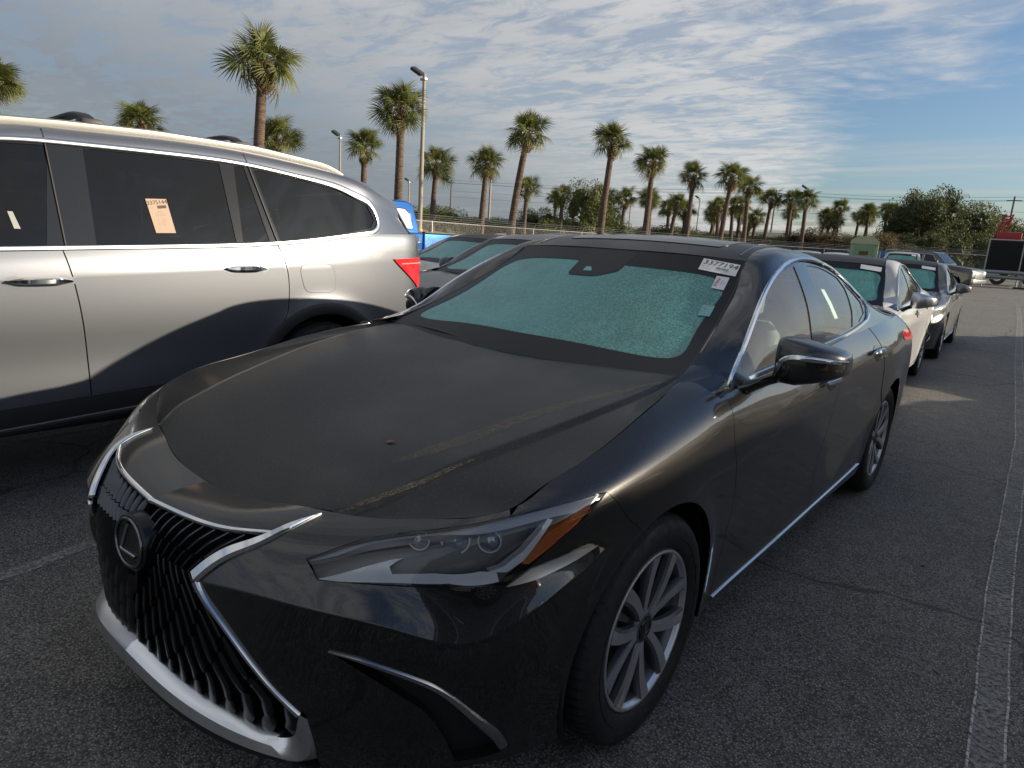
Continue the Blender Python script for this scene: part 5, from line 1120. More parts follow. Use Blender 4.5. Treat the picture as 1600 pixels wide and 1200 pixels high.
pickup('blue_pickup',(-9.6,5.52,0),0,BLUE,'bright blue pickup truck with chrome window trim behind the silver SUV')
pickup('black_pickup',(-3.3,41.6,0),math.radians(78),GREY_PAINT,'dark pickup truck parked before the fence right of the white SUV',(1,1,1.02))
# ---------------------------------------------------------------- painted lines and joints
def line_mat(name,col,wear):
    def B(t):
        nt=t.nt; n=t.noise(60,4,.7); n2=t.noise(3,3,.6); a=t.math('MULTIPLY',t.ramp(n,.35,.62),t.ramp(n2,.2,.7,.5,1.0))
        t.to('Base Color',t.mix(t.noise(200,2),tuple(c*.75 for c in col),col)); t.to('Alpha',t.math('MULTIPLY',a,wear,clamp=True))
    return mat(name,col,.85,build=B)
LM=line_mat('worn_white_line',(.32,.315,.30),.95); LE=line_mat('chalk_edge',(.58,.57,.55),1.2)
def stripe(name,pts,w,m,z,kind='structure',jag=0.):
    p=poly(pts,.25)[:,:2]; 
    if jag: p=p+np.stack([RNG.normal(0,jag,len(p)),np.zeros(len(p))],1)
    t=np.gradient(p,axis=0); t/=np.linalg.norm(t,axis=1)[:,None]; n=np.stack([-t[:,1],t[:,0]],1)*w/2; k=len(p)
    V=[(*q,z) for q in np.vstack([p+n,p-n])]; o=mk(name,V,[(i,k+i,k+i+1,i+1) for i in range(k-1)],m,None,None,False); o['kind']=kind; return o
RP=[(1.80,-4),(1.712,.55),(1.64,2.05),(1.55,5.2),(1.20,11),(.62,21.6),(0.1,30)]
stripe('parking_line',RP,.085,LM,.004)
stripe('parking_line',[(x-.045,y) for x,y in RP],.007,LE,.008,jag=.0025); stripe('parking_line',[(x+.045,y) for x,y in RP],.007,LE,.008,jag=.0025)
stripe('parking_line',[(-1.15,-2.6),(-1.30,-.9),(-1.36,-.68),(-1.52,2.5),(-1.8,9),(-2.3,18)],.07,LM,.004)
stripe('parking_line',[(-4.6,-4),(-4.7,12)],.08,LM,.004)
for i in range(5): stripe('lane_line',[(-16+i*.2,24+i*6.5),(14,25.5+i*6.5)],.10,LM,.004)
# ---------------------------------------------------------------- sabal palms
def leafmat(name,c1,c2,rough=.55,scale=3):
    def B(t):
        oi=t.node('ShaderNodeObjectInfo'); r=t.ramp(t.noise(scale,3),.3,.7); t.to('Base Color',t.mix(r,c1,c2)); t.to('Roughness',rough)
        tl=t.node('ShaderNodeBsdfTranslucent'); t.link(t.mix(r,tuple(min(1,x*1.6) for x in c1),tuple(min(1,x*1.6) for x in c2)),tl.inputs[0]); m=t.node('ShaderNodeMixShader'); m.inputs[0].default_value=.25; t.link(t.b.outputs[0],m.inputs[1]); t.link(tl.outputs[0],m.inputs[2]); t.link(m.outputs[0],t.out.inputs[0])
    return mat(name,c1,rough,build=B)
FROND=leafmat('palm_leaf',(.058,.078,.018),(.15,.155,.042)); FROND_DRY=leafmat('palm_leaf_dry',(.16,.11,.05),(.10,.08,.035))
TRUNK=mat('palm_trunk',(.16,.11,.075),.9,build=lambda t:(t.to('Base Color',t.mix(t.ramp(t.noise(3,4,.6,None,(1,1,9)),.35,.65),(.05,.034,.026),(.15,.105,.078))),t.to('Normal',t.bump(t.noise(3,4,.6,None,(1,1,9)),.8,.05))))
BOOT=mat('palm_boots',(.22,.14,.08),.9,build=lambda t:t.to('Base Color',t.mix(t.ramp(t.noise(7,3),.35,.65),(.10,.06,.035),(.29,.185,.105))))
def frond_geo(L=1.0,R_=1.05,n=26,droop=.5,seed=0):
    """petiole along +x then a costapalmate fan, curving down"""
    rg=np.random.default_rng(seed); V=[];F=[]
    P=[np.array([L*t,0,.10*L*math.sin(t*math.pi*.6)-droop*.18*t*t]) for t in np.linspace(0,1,4)]
    for p in P: V+=[tuple(p+[0,.022,0]),tuple(p-[0,.022,0]),tuple(p+[0,0,-.03])]
    for i in range(3):
        for q in range(3): F.append((3*i+q,3*i+(q+1)%3,3*i+3+(q+1)%3,3*i+3+q))
    o=P[-1]
    for i in range(n):
        a=math.radians(-128+256*i/(n-1))+rg.normal(0,.03); r=R_*(.62+.38*math.cos(a*.55))*rg.uniform(.88,1.06); b=len(V)
        start=o+np.array([.30*max(0,math.cos(a))*.7,0,-.05*max(0,math.cos(a))])
        d=np.array([math.cos(a),math.sin(a),0]); s=np.array([-d[1],d[0],0]); w=.030
        lift=.16*math.sin(abs(a))*.9
        for f,ww,z in ((.04,.35,0),(.35,1.0,.02),(.68,.75,-.10*droop*2),(1.0,.06,-.42*droop*rg.uniform(.7,1.5)-.05)):
            c=start+d*r*f+np.array([0,0,z*R_+lift*f*(1-f)*1.5-.10*max(0,math.cos(a))*f*f])
            V+=[tuple(c+s*w*ww+[0,0,.012*ww]),tuple(c-s*w*ww+[0,0,.012*ww])]
        for q in range(3): F.append((b+2*q,b+2*q+1,b+2*q+3,b+2*q+2))
    return V,F
FRONDS=[]
for k,(dr,sd_) in enumerate(((.2,1),(.35,2),(.55,3),(.8,4))):
    V,F=frond_geo(.80,.92,28,dr,sd_); me=bpy.data.meshes.new('frond'); me.from_pydata(V,[],F); me.materials.append(FROND); me.update(); FRONDS.append(me)
V,F=frond_geo(.9,.85,20,1.5,9); me=bpy.data.meshes.new('dry_frond'); me.from_pydata(V,[],F); me.materials.append(FROND_DRY); FRONDS.append(me)
def frond_set(rg,n=30):
    out=[]; sz=rg.uniform(.86,1.08)
    for i in range(n):
        f=(i+.5)/n; az=i*2.39996+rg.normal(0,.2); el=math.radians(86-116*f**.95+rg.normal(0,9))     # young upright to old hanging
        k=0 if el>.8 else 1 if el>.25 else 2 if el>-.25 else 3
        out.append((k,az,el,rg.uniform(.8,1.12)*sz*(.85 if el>1.1 else 1)))
    for i in range(int(rg.integers(0,5))): out.append((4,rg.uniform(0,6.28),-1.0,rg.uniform(.7,.9)))
    return out
def frond_matrix(k,az,el,s): return Matrix.Rotation(az,4,'Z')@Matrix.Rotation(-el,4,'Y')@Matrix.Rotation(math.sin(az*7.3+el*5)*1.0,4,'X')@Matrix.Scale(s,4)
def trunk_geo(H,r0=.27,r1=.21,lean=(0,0),n=14,k=12,seed=0):
    rg=np.random.default_rng(seed); V=[];F=[]
    for i in range(n+1):
        f=i/n; r=r0+(r1-r0)*f+(.10*(1-f)**6); c=np.array([lean[0]*f**1.6,lean[1]*f**1.6,H*f])
        for q in range(k): a=2*math.pi*q/k; rr=r*(1+rg.normal(0,.02)); V.append(tuple(c+[rr*math.cos(a),rr*math.sin(a),0]))
    for i in range(n):
        for q in range(k): F.append((i*k+q,i*k+(q+1)%k,(i+1)*k+(q+1)%k,(i+1)*k+q))
    return V,F
def boots_geo(seed,h=1.25,r=.24):
    """bulge of old leaf bases: crossed stubs leaving the trunk"""
    rg=np.random.default_rng(seed); V=[];F=[]
    for i in range(70):
        f=(i+.5)/70; a=i*2.39996; z=-h+h*f*1.02; rr=r+.13*math.sin(min(1,f*1.15)*math.pi)**.8; L=.24*rg.uniform(.8,1.25); w=.085*rg.uniform(.8,1.2)
        d=np.array([math.cos(a),math.sin(a),0]); s=np.array([-d[1],d[0],0]); b=len(V); p=d*(rr-.12)+np.array([0,0,z]); e=d*(rr+.09)+np.array([0,0,z+L])+s*rg.normal(0,.05)
        for q,ww in ((p,1),(e,.45)): V+=[tuple(q+s*w*ww),tuple(q-s*w*ww),tuple(q+d*.05*ww)]
        F+=[(b,b+3,b+5,b+2),(b+2,b+5,b+4,b+1),(b+3,b+4,b+5),(b+1,b+4,b+3,b)]
    return V,F
def palm(x,y,H,near,i,label):
    rg=np.random.default_rng(100+i); lean=(rg.normal(0,.28),rg.normal(0,.28)); top=H-2.15
    root=empty('palm_tree',(x,y,0),rg.uniform(0,6.28),label,'palm tree','sabal palms around the lot')
    V,F=trunk_geo(top,.27*rg.uniform(.9,1.12),.20,lean,seed=i); mk('trunk',V,F,TRUNK,root)
    V,F=boots_geo(i); o=mk('leaf_bases',V,F,BOOT,root,None,False); o.location=(lean[0],lean[1],top+.12); o['kind']='stuff'
    fs=frond_set(rg,32 if near else 26); 
    if near:
        for (k,az,el,s) in fs:
            o=bpy.data.objects.new('frond',FRONDS[k]); link(o,root); o.matrix_local=Matrix.Translation((lean[0],lean[1],top+.12))@frond_matrix(k,az,el,s)
    else:
        V=[];F=[]
        for (k,az,el,s) in fs:
            M_=np.array(frond_matrix(k,az,el,s)); v=np.array([tuple(q.co) for q in FRONDS[k].vertices])@M_[:3,:3].T; b=len(V); V+=v.tolist(); F+=[[b+j for j in p.vertices] for p in FRONDS[k].polygons]
        o=mk('crown',V,F,FROND,root,None,False); o.location=(lean[0],lean[1],top+.12)
PALMS=[(-48.0,11.1,10.2,1,'palm at the far left edge, trunk hidden by the SUV roof'),(-45.2,17.8,9,1,'palm whose crown shows just above the SUV roof left of the tallest palm'),(-27.4,15.1,10,1,'tallest palm on the left, crown high above the SUV roof'),(-43.3,25.5,9,1,'small palm directly behind the tallest left palm trunk'),(-40.9,31.6,9.2,1,'palm left of the light pole, above the SUV spoiler'),(-29.0,24.8,10,1,'tall palm beside the tall lamp pole, behind the blue pickup cab'),(-42.3,40.1,9,1,'shorter palm just right of the tall lamp pole'),(-36.8,40.4,9,1,'slim palm left of the lamp post with yellow base'),(-28.0,33.7,10,1,'tall palm right of the lamp post with yellow base'),(-46.2,57.7,8.5,0,'short palm just right of the middle tall palm'),(-47.1,65.8,8.5,0,'small palm left of the round green tree'),(-42.9,67.5,8.5,0,'small palm half behind the tall palm at picture centre'),(-24.0,38.5,10,1,'tall palm right of centre, in front of the round green tree'),(-41.2,69.7,8.5,0,'small palm between two tall palms right of centre'),(-26.8,49.8,10,1,'second tall palm right of centre, leaning slightly'),(-39.2,73.1,8.6,0,'small palm tight behind the second tall palm right of centre'),(-41.6,82.6,8.4,0,'small distant palm above the sedan roof'),(-28.2,60.5,10,0,'third tall palm right of centre'),(-39.2,82.6,8,0,'small distant palm behind the third tall palm'),(-25.1,61.1,10,0,'fourth tall palm right of centre, broad crown'),(-34.0,85.7,9,0,'distant palm in the clump behind the fourth tall palm'),(-27.3,72.8,10,0,'fifth tall palm right of centre'),(-30.4,87.4,10,0,'palm sixth in the row, lower than its left neighbour'),(-27.8,88.2,10,0,'palm left of the close pair at the end of the row'),(-25.6,87.3,10,0,'palm at the right end of the close pair, beside a thin pole'),(-30.7,111.0,9.5,0,'bushy palm low above the sedan roof corner'),(-25.4,101.1,10,0,'lone palm left of the dark palm clump'),(-39.0,90.0,8,0,'short palm in the clump behind the row'),(-28.0,122.4,10,0,'left palm of the dark clump by the big trees'),(-25.4,118.8,10.5,0,'middle palm of the dark clump by the big trees'),(-22.2,115.6,10.5,0,'right palm of the dark clump by the big trees'),(-38.1,102.0,7.5,0,'lowest palm of the distant clump'),(-30.5,119,9,0,'extra short palm at the left of the dark clump'),(-36.2,93,9.5,0,'palm rising from the distant clump'),(-33.0,79,8.4,0,'palm below the crown of the fifth tall palm')]
for i,(x,y,H,nr,l) in enumerate(PALMS): palm(x,y,H,nr,i,l)
# ---------------------------------------------------------------- broadleaf trees
BARK=mat('bark',(.09,.07,.055),.9)
def tree_mesh(seed,n=2600,flat=.75,leaf=.20,mtl=None):
    rg=np.random.default_rng(seed); V=[];F=[]
    cl=[]; 
    for i in range(30):
        a=rg.uniform(0,6.28); r=rg.uniform(.15,1)**.6; z=rg.uniform(-.75,1); k=math.sqrt(max(0,1-z*z*.8)); cl.append((np.array([r*k*math.cos(a),r*k*math.sin(a),z*flat]),rg.uniform(.20,.42)))
    for i in range(n):
        c,s=cl[rg.integers(len(cl))]; d=rg.normal(size=3); d/=np.linalg.norm(d); p=c+d*s*rg.uniform(.35,1.05)**.5; u=rg.normal(size=3); u/=np.linalg.norm(u); w=np.cross(u,rg.normal(size=3)); w/=np.linalg.norm(w)
        q=leaf*rg.uniform(.5,1.2)*.33; b=len(V); V+=[tuple(p+u*q),tuple(p+w*q*.6),tuple(p-u*q),tuple(p-w*q*.6)]; F.append((b,b+1,b+2,b+3))
    bm=bmesh.new(); bmesh.ops.create_icosphere(bm,subdivisions=3,radius=1); sv=np.array([tuple(v.co) for v in bm.verts]); sf=[[v.index for v in f.verts] for f in bm.faces]; bm.free()  # hidden inner spheres, added to block light through the crown
    for c,s in cl[:22]:
        b=len(V); V+=(c*.84+sv*s*.50*(1+rg.normal(0,.18,(len(sv),1)))).tolist(); F+=[tuple(b+i for i in f) for f in sf]
    me=bpy.data.meshes.new('crown'); me.from_pydata(V,[],F); me.materials.append(mtl); me.update(); return me
OAK=leafmat('oak_leaf',(.040,.056,.018),(.095,.105,.036),.6,.6); BUSH=leafmat('bush_leaf',(.055,.075,.018),(.11,.125,.035),.6,.6); SCRUB=leafmat('scrub_leaf',(.10,.065,.030),(.075,.075,.030),.7,.6)
CR={m.name:[tree_mesh(s,15000,.72,.075,m) for s in (1,2,3)] for m in (OAK,BUSH,SCRUB)}
def branch_mesh(seed):
    rg=np.random.default_rng(seed); V=[];F=[]
    def lim(a,b,r0,r1,k=6):
        bb=len(V); t=b-a; t=t/np.linalg.norm(t); x=np.cross(t,[.3,.8,.1]); x/=np.linalg.norm(x); y=np.cross(t,x)
        for p,r in ((a,r0),(b,r1)):
            for q in range(k): th=2*math.pi*q/k; V.append(tuple(p+(x*math.cos(th)+y*math.sin(th))*r))
        for q in range(k): F.append((bb+q,bb+(q+1)%k,bb+k+(q+1)%k,bb+k+q))
    o=np.array([0,0,0.]); m=np.array([rg.normal(0,.04),rg.normal(0,.04),.38]); lim(o,m,.045,.035)
    for i in range(6):
        a=i*1.05+rg.normal(0,.2); e=m+np.array([math.cos(a)*.3,math.sin(a)*.3,.3+rg.uniform(0,.2)]); lim(m,e,.028,.012); lim(e,e+np.array([math.cos(a+.4)*.2,math.sin(a+.4)*.2,.15]),.012,.004)
    me=bpy.data.meshes.new('trunk'); me.from_pydata(V,[],F); me.materials.append(BARK); me.update(); return me
BR=[branch_mesh(s) for s in (1,2)]
def tree(x,y,H,W,m,label,i,group='trees beyond the fence',low=.30,name='tree'):
    root=empty(name,(x,y,0),i*1.7,label,'tree',group)
    t=bpy.data.objects.new('trunk',BR[i%2]); link(t,root); t.scale=(H*.8,)*3
    c=bpy.data.objects.new('crown',CR[m.name][i%3]); link(c,root); hz=H*(1-low)/2; c.location=(0,0,H*low+hz*.95); c.scale=(W/2,W/2,hz/.72)
# trees with a look of their own
def polar(px,d):
    r=(px-800)/1053.4; a=math.radians(-39.063)+math.atan(r); return 1.66+math.sin(a)*d/math.cos(math.atan(r)),-1.6+math.cos(a)*d/math.cos(math.atan(r))
TR=[(905,66,6.6,5.0,BUSH,'round green tree behind the tall palm right of centre',.12),(940,78,3.8,5,BUSH,'low yellow-green bush right of the round green tree',.05),
 (1405,92,10.6,9,OAK,'big dark oak, tallest of the trees on the right',.18),(1440,97,10.0,11,OAK,'broad dark oak right of the tallest oak',.15),(1475,100,9.0,10,OAK,'dark oak in the middle of the right-hand grove',.12),(1515,104,8.4,11,OAK,'oak at the right of the grove, before the utility pole',.1),(1560,110,7.6,12,OAK,'lower oak under the utility pole',.1),(1600,108,7.8,11,OAK,'oak at the right picture edge',.1),(1640,105,8,11,OAK,'oak just outside the right picture edge',.1),
 (1425,88,5.2,8,OAK,'low dark tree under the big oaks',.02),(1490,92,5,9,OAK,'low thicket tree below the grove',.02),(1545,96,5,10,OAK,'low thicket tree behind the red machinery',.02)]
for i,(px,d,H,W,m,l,lw) in enumerate(TR): x,y=polar(px,d); tree(x,y,H,W,m,l,i,low=lw)
rg=np.random.default_rng(5); k=20
POSW=['behind the blue pickup','left of the slim palm','behind the yellow-based lamp post','behind the middle tall palm','under the short palm','left of the round green tree','behind the small palms','below the second tall palm','below the third tall palm','below the fourth tall palm','below the fifth tall palm','behind the close palm pair','left of the lone palm','beside the low building','behind the palm clump']
for i in range(46):
    px=585+i*17.5+rg.normal(0,5); d=rg.uniform(80,125); x,y=polar(px,d); hzs=rg.uniform(2.8,5.2) if px<900 else rg.uniform(2.6,4.2)
    m=[BUSH,OAK,SCRUB,OAK,BUSH][rg.integers(5)]
    tree(x,y,hzs,rg.uniform(6,10),m,'low %s tree in the tree line %s, %s'%({'oak_leaf':'dark green','bush_leaf':'light green','scrub_leaf':'brownish'}[m.name],POSW[min(14,i//3)],['left one','middle one','right one'][i%3] if i<45 else 'rightmost'),k+i,'far tree line',.05)
for i in range(16):
    px=[-260,-180,-100,-20,60,150,240,330,420,500,1690,1740,1800,1870,1950,2050][i]; x,y=polar(px,100); tree(x,y,rg.uniform(5,8),10,OAK,'tree outside the picture, %s'%(['leftmost','second','third','fourth','fifth','sixth','seventh','eighth','ninth','tenth'][i]+' from the left, hidden behind the SUV' if i<10 else ['first','second','third','fourth','fifth','sixth'][i-10]+' beyond the right edge'),k+60+i,'trees outside the picture',.08)
SMALL=[(988,292,8.5,'small palm between the second and third tall palms'),(1090,318,8,'small palm left of the fourth tall palm trunk'),(1130,320,8,'small palm just right of the fourth tall palm trunk'),(1150,324,8,'little palm below the fifth tall palm crown'),(1208,318,9,'small palm between the sixth and seventh palms of the row'),(1262,332,8.5,'low palm just right of the close pair'),(1318,326,9.5,'palm left of the dark clump, near its outer edge'),(1362,318,10,'palm in front of the big oaks, left one'),(1392,322,10,'palm in front of the big oaks, right one'),(850,296,8.5,'small palm left of the small palm pair before the round tree'),(1025,298,8.4,'small palm between the second tall palm and its right neighbour')]
for i,(px,yt,H,l) in enumerate(SMALL):
    hz_=369.6+(px-800)*.0625; x,y=polar(px,(H-1.39)*1053.4/(hz_-yt)); palm(x,y,H+.3,0,60+i,l)
# ---------------------------------------------------------------- lamp posts, poles, wires
CONC=mat('pole_concrete',(.30,.27,.22),.8); GALV=mat('galvanised',(.36,.37,.37),.45,metal=.7); YEL=mat('yellow_paint',(.55,.36,.03),.5); WOOD=mat('pole_wood',(.12,.09,.065),.9); DK=mat('lamp_head',(.035,.035,.035),.5)
POLES=[(-35.6,32.6,12,.15,'tall concrete lamp pole with floodlight behind the blue pickup',1),(-58.4,65.5,11,.14,'slim lamp post with yellow base left of centre',1),(-62.5,45.3,11,.12,'lamp post above the SUV spoiler with a small head',0),(-103.9,92.1,11,.16,'distant pole between the palm and the tall lamp pole',0),(-31.3,105.6,11,.13,'thin leaning light pole beside the close palm pair',0),(-22.0,137.0,12,.18,'pale pole in front of the oak grove',0),(-58.1,126.9,11,.13,'distant pole between the third and fourth tall palms',0),(-68.1,117.7,11,.13,'distant pole right of the small palms',0)]
for x,y,H,r,l,yb in POLES:
    root=empty('lamp_post',(x,y,0),0,l,'lamp post','lamp posts'); tube('pole',[(0,0,0),(0,0,H*.5),(0,0,H)],[r*1.15,r,r*.75],CONC,root,10)
    tube('arm',[(0,0,H-.1),(-.5,-.1,H+.12)],.05,GALV,root,6)
    o=boxes('lamp_head',[(0,0,0,.85,.55,.24)],DK,root,.05); o.location=(-.62,-.12,H+.2); o.rotation_euler=(.3,.55,.4)
    boxes('bracket',[(-.05,0,H-.35,.5,.25,.16)],GALV,root,.03)
    if yb: lathe('base_sleeve',[(0,r*1.5),(1.5,r*1.45),(1.55,r*1.2)],YEL,root,12,2)
for x,y,H,l in ((-9.4,147.1,13.5,'wooden utility pole above the red machinery'),(-48.9,142.4,14,'wooden utility pole far behind the palms'),(-120,120,14,'utility pole far left behind the palms'),(60,150,14,'utility pole outside the right edge')):
    root=empty('utility_pole',(x,y,0),0,l,'utility pole','utility poles'); tube('pole',[(0,0,0),(0,0,H)],[.2,.13],WOOD,root,8); tube('crossarm',[(-1.1,0,H-.7),(1.1,0,H-.7)],.08,WOOD,root,6)
UP=[(-120,120,14),(-48.9,142.4,14),(-9.4,147.1,13.5),(60,150,14)]
for k_,(dz,dx) in enumerate(((-.1,0),(-.7,.9),(-.7,-.9),(-2.6,0),(-4.0,.1))):
    pts=[]
    for a,b in zip(UP[:-1],UP[1:]):
        for t in np.linspace(0,1,14): pts.append((a[0]+(b[0]-a[0])*t,a[1]+(b[1]-a[1])*t+dx,a[2]+(b[2]-a[2])*t+dz-1.2*4*t*(1-t)*.5))
    o=tube('power_line',pts,.022,BLACK_PLASTIC,None,5); tag(o,['topmost overhead wire','second overhead wire from the top','third overhead wire from the top','fourth overhead wire, thicker cable','lowest overhead cable'][k_]+' strung between the utility poles','wire','overhead wires')
# ---------------------------------------------------------------- chain-link fence with barbed wire arms
def mesh_mat(name,scale,thick,col=(.30,.30,.29)):
    def B(t):
        sx=t.node('ShaderNodeSeparateXYZ'); t.link(t.co(),sx.inputs[0])
        def band(a,b):
            v=t.math('FRACT',t.math('MULTIPLY',t.math('ADD',t.math('MULTIPLY',a[0],a[1]),b),scale)); return t.math('LESS_THAN',v,thick)
        d1=band((sx.outputs[0],1.0),sx.outputs[2]); d2=band((sx.outputs[0],-1.0),sx.outputs[2]); a=t.math('MAXIMUM',d1,d2); t.to('Alpha',a); t.to('Base Color',(*col,1)); t.to('Metallic',.6); t.to('Roughness',.5)
    return mat(name,col,.5,build=B)
CL=mesh_mat('chain_link',9.0,.06); SCREEN=mesh_mat('privacy_screen',10.0,.80,(.012,.012,.013))
def fence(pts,label,H=1.95,step=3.2,barb=True):
    root=empty('chain_link_fence',(*pts[0],0),0,label,'fence','fences'); o0=np.array(pts[0])
    for a,b in zip(pts[:-1],pts[1:]):
        a=np.array(a,float)-o0; b=np.array(b,float)-o0; L=np.linalg.norm(b-a); n=max(1,int(L/step)); ang=math.atan2(*(b-a)[::-1])
        for i in range(n+1):
            p=a+(b-a)*i/n; tube('post',[(p[0],p[1],0),(p[0],p[1],H+.05)],.032,GALV,root,6)
            if barb: nx=np.array([-(b-a)[1],(b-a)[0]])/L; tube('barb_arm',[(p[0],p[1],H),(p[0]-nx[0]*.3,p[1]-nx[1]*.3,H+.34)],.018,GALV,root,5)
        tube('top_rail',[(*a,H),(*((a+b)/2),H),(*b,H)],.026,mat('rail_pale',(.52,.51,.48),.4,metal=.5),root,6)
        m=mk('mesh',[(0,0,.05),(L,0,.05),(L,0,H),(0,0,H)],[(0,1,2,3)],CL,root,None,False); m.location=(*a,0); m.rotation_euler=(0,0,ang)
        if barb:
            nx=np.array([-(b-a)[1],(b-a)[0]])/L
            for f in (.33,.66,1.0): tube('barbed_wire',[(a[0]-nx[0]*.3*f,a[1]-nx[1]*.3*f,H+.34*f),(b[0]-nx[0]*.3*f,b[1]-nx[1]*.3*f,H+.34*f)],.009,GALV,root,4)
fence([(-33,5),(-26.5,21),(-27.4,30.2),(-21.7,44.0),(-17.1,51.7),(-10.5,57.5)],'long chain-link fence with barbed wire arms behind the cars')
fence([(-10.3,58.5),(-4,62.5),(10,66),(40,72)],'chain-link fence on the right behind the barrier',2.2,3.0,True)
# ---------------------------------------------------------------- portable toilet
def toilet(x,y,rz):
    root=empty('portable_toilet',(x,y,0),rz,'pale green portable toilet with rounded roof','toilet'); G_=mat('toilet_green',(.20,.30,.16),.45,build=lambda t:t.to('Base Color',t.mix(t.ramp(t.noise(3,4),.3,.7),(.17,.27,.14),(.24,.34,.19)))); D_=mat('toilet_door',(.15,.26,.15),.5)
    boxes('cabin',[(0,0,1.02,1.08,1.12,2.0)],G_,root,.04)
    prof=[(-.57,2.0),(-.55,2.12),(-.42,2.24),(-.2,2.30),(0,2.315),(.2,2.30),(.42,2.24),(.55,2.12),(.57,2.0)]
    loft('roof',[[(x_,yy,z) for x_,z in prof] for yy in (-.60,0,.60)],mat('toilet_roof',(.36,.37,.26),.5),root)
    boxes('door',[(0,-.572,1.02,.80,.03,1.80)],D_,root,.01); boxes('door_rib',[(-.24,-.592,1.02,.03,.015,1.6)],G_,root); boxes('door_rib',[(.24,-.592,1.02,.03,.015,1.6)],G_,root); boxes('latch',[(.32,-.595,1.05,.07,.03,.10)],DK,root,.008); boxes('door_sign',[(0,-.592,1.62,.36,.008,.16)],mat('sign_brown',(.10,.05,.03),.6),root); boxes('base',[(0,0,.06,1.16,1.18,.12)],DK,root,.02)
    for s in (-1,1): boxes('side_vent',[(s*.548,0,1.78,.02,.7,.12)],DK,root)
toilet(-5.75,31.3,math.radians(12))
# ---------------------------------------------------------------- steel barrier, screened panel, red machinery on the right
def barrier():
    root=empty('steel_barrier',(-5.2,55.0,0),math.radians(11),'long grey steel barrier on short posts across the lot, far right','barrier'); S_=mat('barrier_steel',(.24,.26,.27),.5,metal=.5)
    for z,r in ((1.05,.13),(.72,.13)):
        tube('beam',[(x,0,z) for x in np.linspace(0,30,6)],r,S_,root,10)
    for x in np.arange(.6,30,3.4): boxes('post',[(x,.12,.55,.16,.16,1.1)],GALV,root,.01); boxes('foot',[(x,.1,.06,.7,.5,.12)],DK,root,.01)
barrier()
def screen_panel():
    root=empty('screened_panel',(-3.6,57.2,0),math.radians(8),'black mesh screened panel behind the barrier below the red machinery','screen')
    m=mk('screen',[(0,0,.9),(6.2,0,.9),(6.2,0,3.2),(0,0,3.2)],[(0,1,2,3)],SCREEN,root,None,False)
    boxes('backing',[(3.1,.5,2.0,6.0,.3,2.2)],DK,root,.1)
    for x in (0,2.0,4.1,6.2): tube('post',[(x,0,0),(x,0,3.3)],.05,GALV,root,8)
    tube('rail',[(0,0,3.25),(6.2,0,3.25)],.05,GALV,root,8); boxes('ballast',[(.3,.1,.75,1.2,.9,.45)],mat('pale_block',(.5,.5,.48),.8),root,.05); boxes('ballast',[(5.6,.1,.75,1.2,.9,.45)],mat('pale_block',(.5,.5,.48),.8),root,.05)
screen_panel()
def crane():
    root=empty('red_crane',(-4.2,66,0),math.radians(5),'red crane truck with lattice mast behind the black screen','crane'); RD=mat('crane_red',(.33,.025,.03),.4)
    boxes('deck',[(4.0,0,3.3,8.5,2.2,.35)],RD,root,.04); boxes('cab',[(1.0,0,3.75,1.6,2.0,.75)],RD,root,.12); boxes('counterweight',[(6.4,0,3.75,1.6,2.2,.7)],RD,root,.1); boxes('boom_cradle',[(3.7,0,3.62,2.6,1.2,.24)],mat('crane_white',(.5,.45,.45),.5),root,.03); boxes('chassis',[(4.0,0,2.6,8.0,2.0,1.2)],DK,root,.06)
    a=np.array([.3,0,3.5]); b=np.array([.75,0,5.5])
    for ox,oy in ((-.3,-.3),(.3,-.3),(.3,.3),(-.3,.3)): tube('mast_chord',[a+[ox,oy,0],b+[ox*.8,oy*.8,0]],.06,RD,root,6)
    n=8
    for i in range(n):
        p=a+(b-a)*i/n; q=a+(b-a)*(i+1)/n
        for (s1,s2) in (((-.3,-.3),(.3,-.3)),((.3,.3),(-.3,.3)),((-.3,.3),(-.3,-.3)),((.3,-.3),(.3,.3))): tube('lattice',[p+[*s1,0],q+[*s2,0]],.03,RD,root,4)
    for x in (.8,3.0,6.0,7.4):
        for s in (-1,1): lathe('wheel',[(-.2,.3),(-.2,.55),(.2,.55),(.2,.3)],RUBBER,root,20,1).location=(x,s*1.0,.55)
crane()
# ---------------------------------------------------------------- far buildings and earth bank
def shed(x,y,rz,L,W,H,label,wallc,roofc):
    root=empty('low_building',(x,y,0),rz,label,'building','far buildings'); Wm=mat('wall_%s'%str(wallc),wallc,.85); Rm=mat('roof_%s'%str(roofc),roofc,.7)
    boxes('wall',[(0,0,H/2,L,W,H)],Wm,root)
    V=[(-L/2-.3,-W/2-.4,H),(L/2+.3,-W/2-.4,H),(L/2+.3,W/2+.4,H),(-L/2-.3,W/2+.4,H),(-L/2-.3,0,H+1.1),(L/2+.3,0,H+1.1)]; mk('roof',V,[(0,1,5,4),(2,3,4,5),(0,4,3),(1,2,5),(0,3,2,1)],Rm,root,None,False)
    n=int(L/5)
    for i in range(n): boxes('window',[(-L/2+(i+.5)*L/n,-W/2-.02,H*.55,1.6,.06,1.2)],GLASS_DARK,root)
shed(-37,130,.1,34,12,4.0,'long low tan building behind the right palms',(.22,.19,.15),(.16,.14,.12)); shed(-66,70,.75,26,10,2.6,'low building with blue roof beyond the fence left of centre',(.3,.29,.27),(.02,.06,.18)); shed(-52,112,.45,22,10,3.2,'low pale building in the tree line right of centre',(.42,.40,.36),(.30,.29,.28))
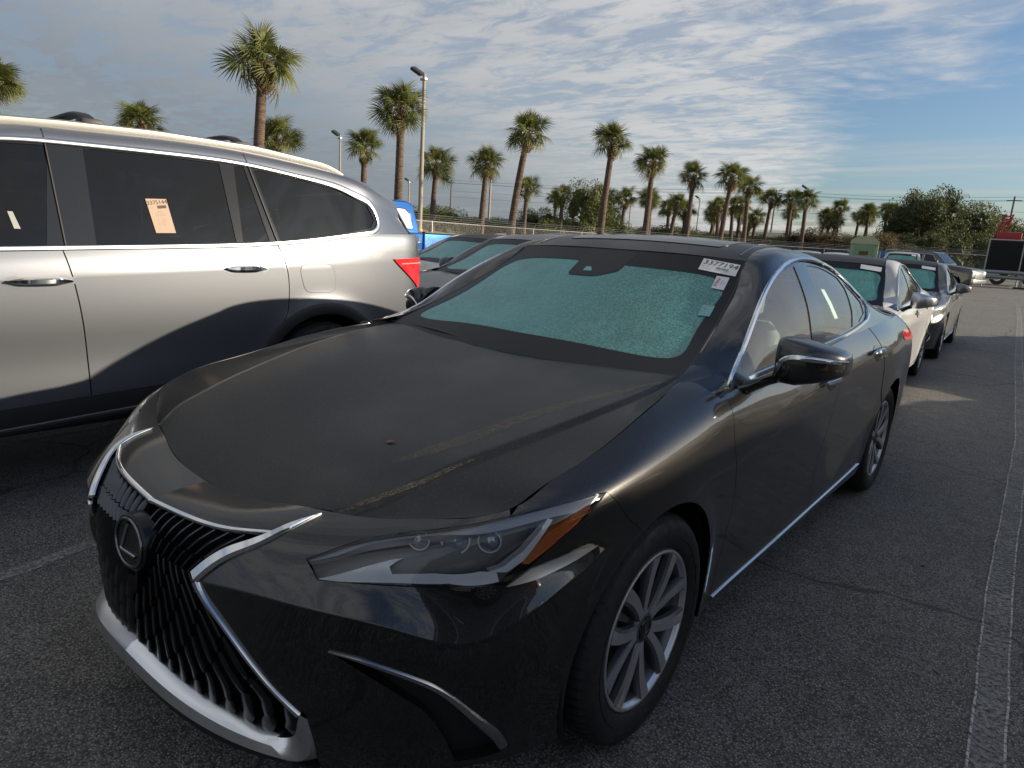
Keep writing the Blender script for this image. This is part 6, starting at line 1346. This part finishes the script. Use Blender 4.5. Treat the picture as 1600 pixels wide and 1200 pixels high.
EB=mat('earth_bank_soil',(.16,.095,.055),.95,build=lambda t:t.to('Base Color',t.mix(t.ramp(t.noise(.9,5,.65),.3,.7),(.12,.075,.045),(.22,.15,.09))))
def bank(pts,w,h,name):
    V=[];F=[]; p=poly(pts,2.5)[:,:2]; k=6; t=np.gradient(p,axis=0); t/=np.linalg.norm(t,axis=1)[:,None]; nn=np.stack([-t[:,1],t[:,0]],1)
    for q,n_ in zip(p,nn):
        for j in range(k+1): f=j/k*2-1; V.append((*(q+n_*w*f/2),max(-.1,h*(1-f*f)*RNG.uniform(.75,1.15))))
    for i in range(len(p)-1):
        for j in range(k): F.append((i*(k+1)+j,i*(k+1)+j+1,(i+1)*(k+1)+j+1,(i+1)*(k+1)+j))
    o=mk(name,V,F,EB); o['kind']='structure'
bank([(-62,42),(-48,58),(-42,72),(-34,92),(-27,104)],5,1.5,'earth_bank')
boxes_o=boxes('container',[(0,0,1.2,5.5,2.3,2.4)],mat('container_blue',(.03,.14,.30),.5),None,.03); boxes_o.location=(-17.5,88,0); boxes_o.rotation_euler=(0,0,.2); tag(boxes_o,'blue site container below the dark palm clump','container')

# a few fallen leaves
LEAFM=mat('dead_leaf',(.22,.13,.06),.8)
def leaf(p,n,label,s=.03,rz=0.):
    V=[(0,0,0),(.4,.22,.06),(1,0,.12),(.4,-.22,.06),(.5,0,.0)]; o=mk('fallen_leaf',np.array(V)*s,[(0,4,1),(1,4,2),(0,3,4),(3,2,4)],LEAFM); o.location=p; o.rotation_euler=(Vector(n).to_track_quat('Z','Y')@Matrix.Rotation(rz,3,'Z').to_quaternion()).to_euler(); tag(o,label,'leaf','fallen leaves')
uv=HOOD.inv([(.292,-.444,0)],(1,1,0)); leaf(HOOD.ev(uv)[0]+HOOD.nrm(uv)[0]*.002,HOOD.nrm(uv)[0],'small dead leaf lying on the middle of the black hood',.035,.6)
leaf((1.36,1.95,.004),(0,0,1),'dead leaf on the asphalt nearest the front door',.05,1.0); leaf((1.52,1.02,.004),(0,0,1),'pale leaf on the asphalt beside the parking line',.045,2.2); leaf((1.28,.62,.004),(0,0,1),'small leaf on the asphalt near the front wheel',.03,.3)
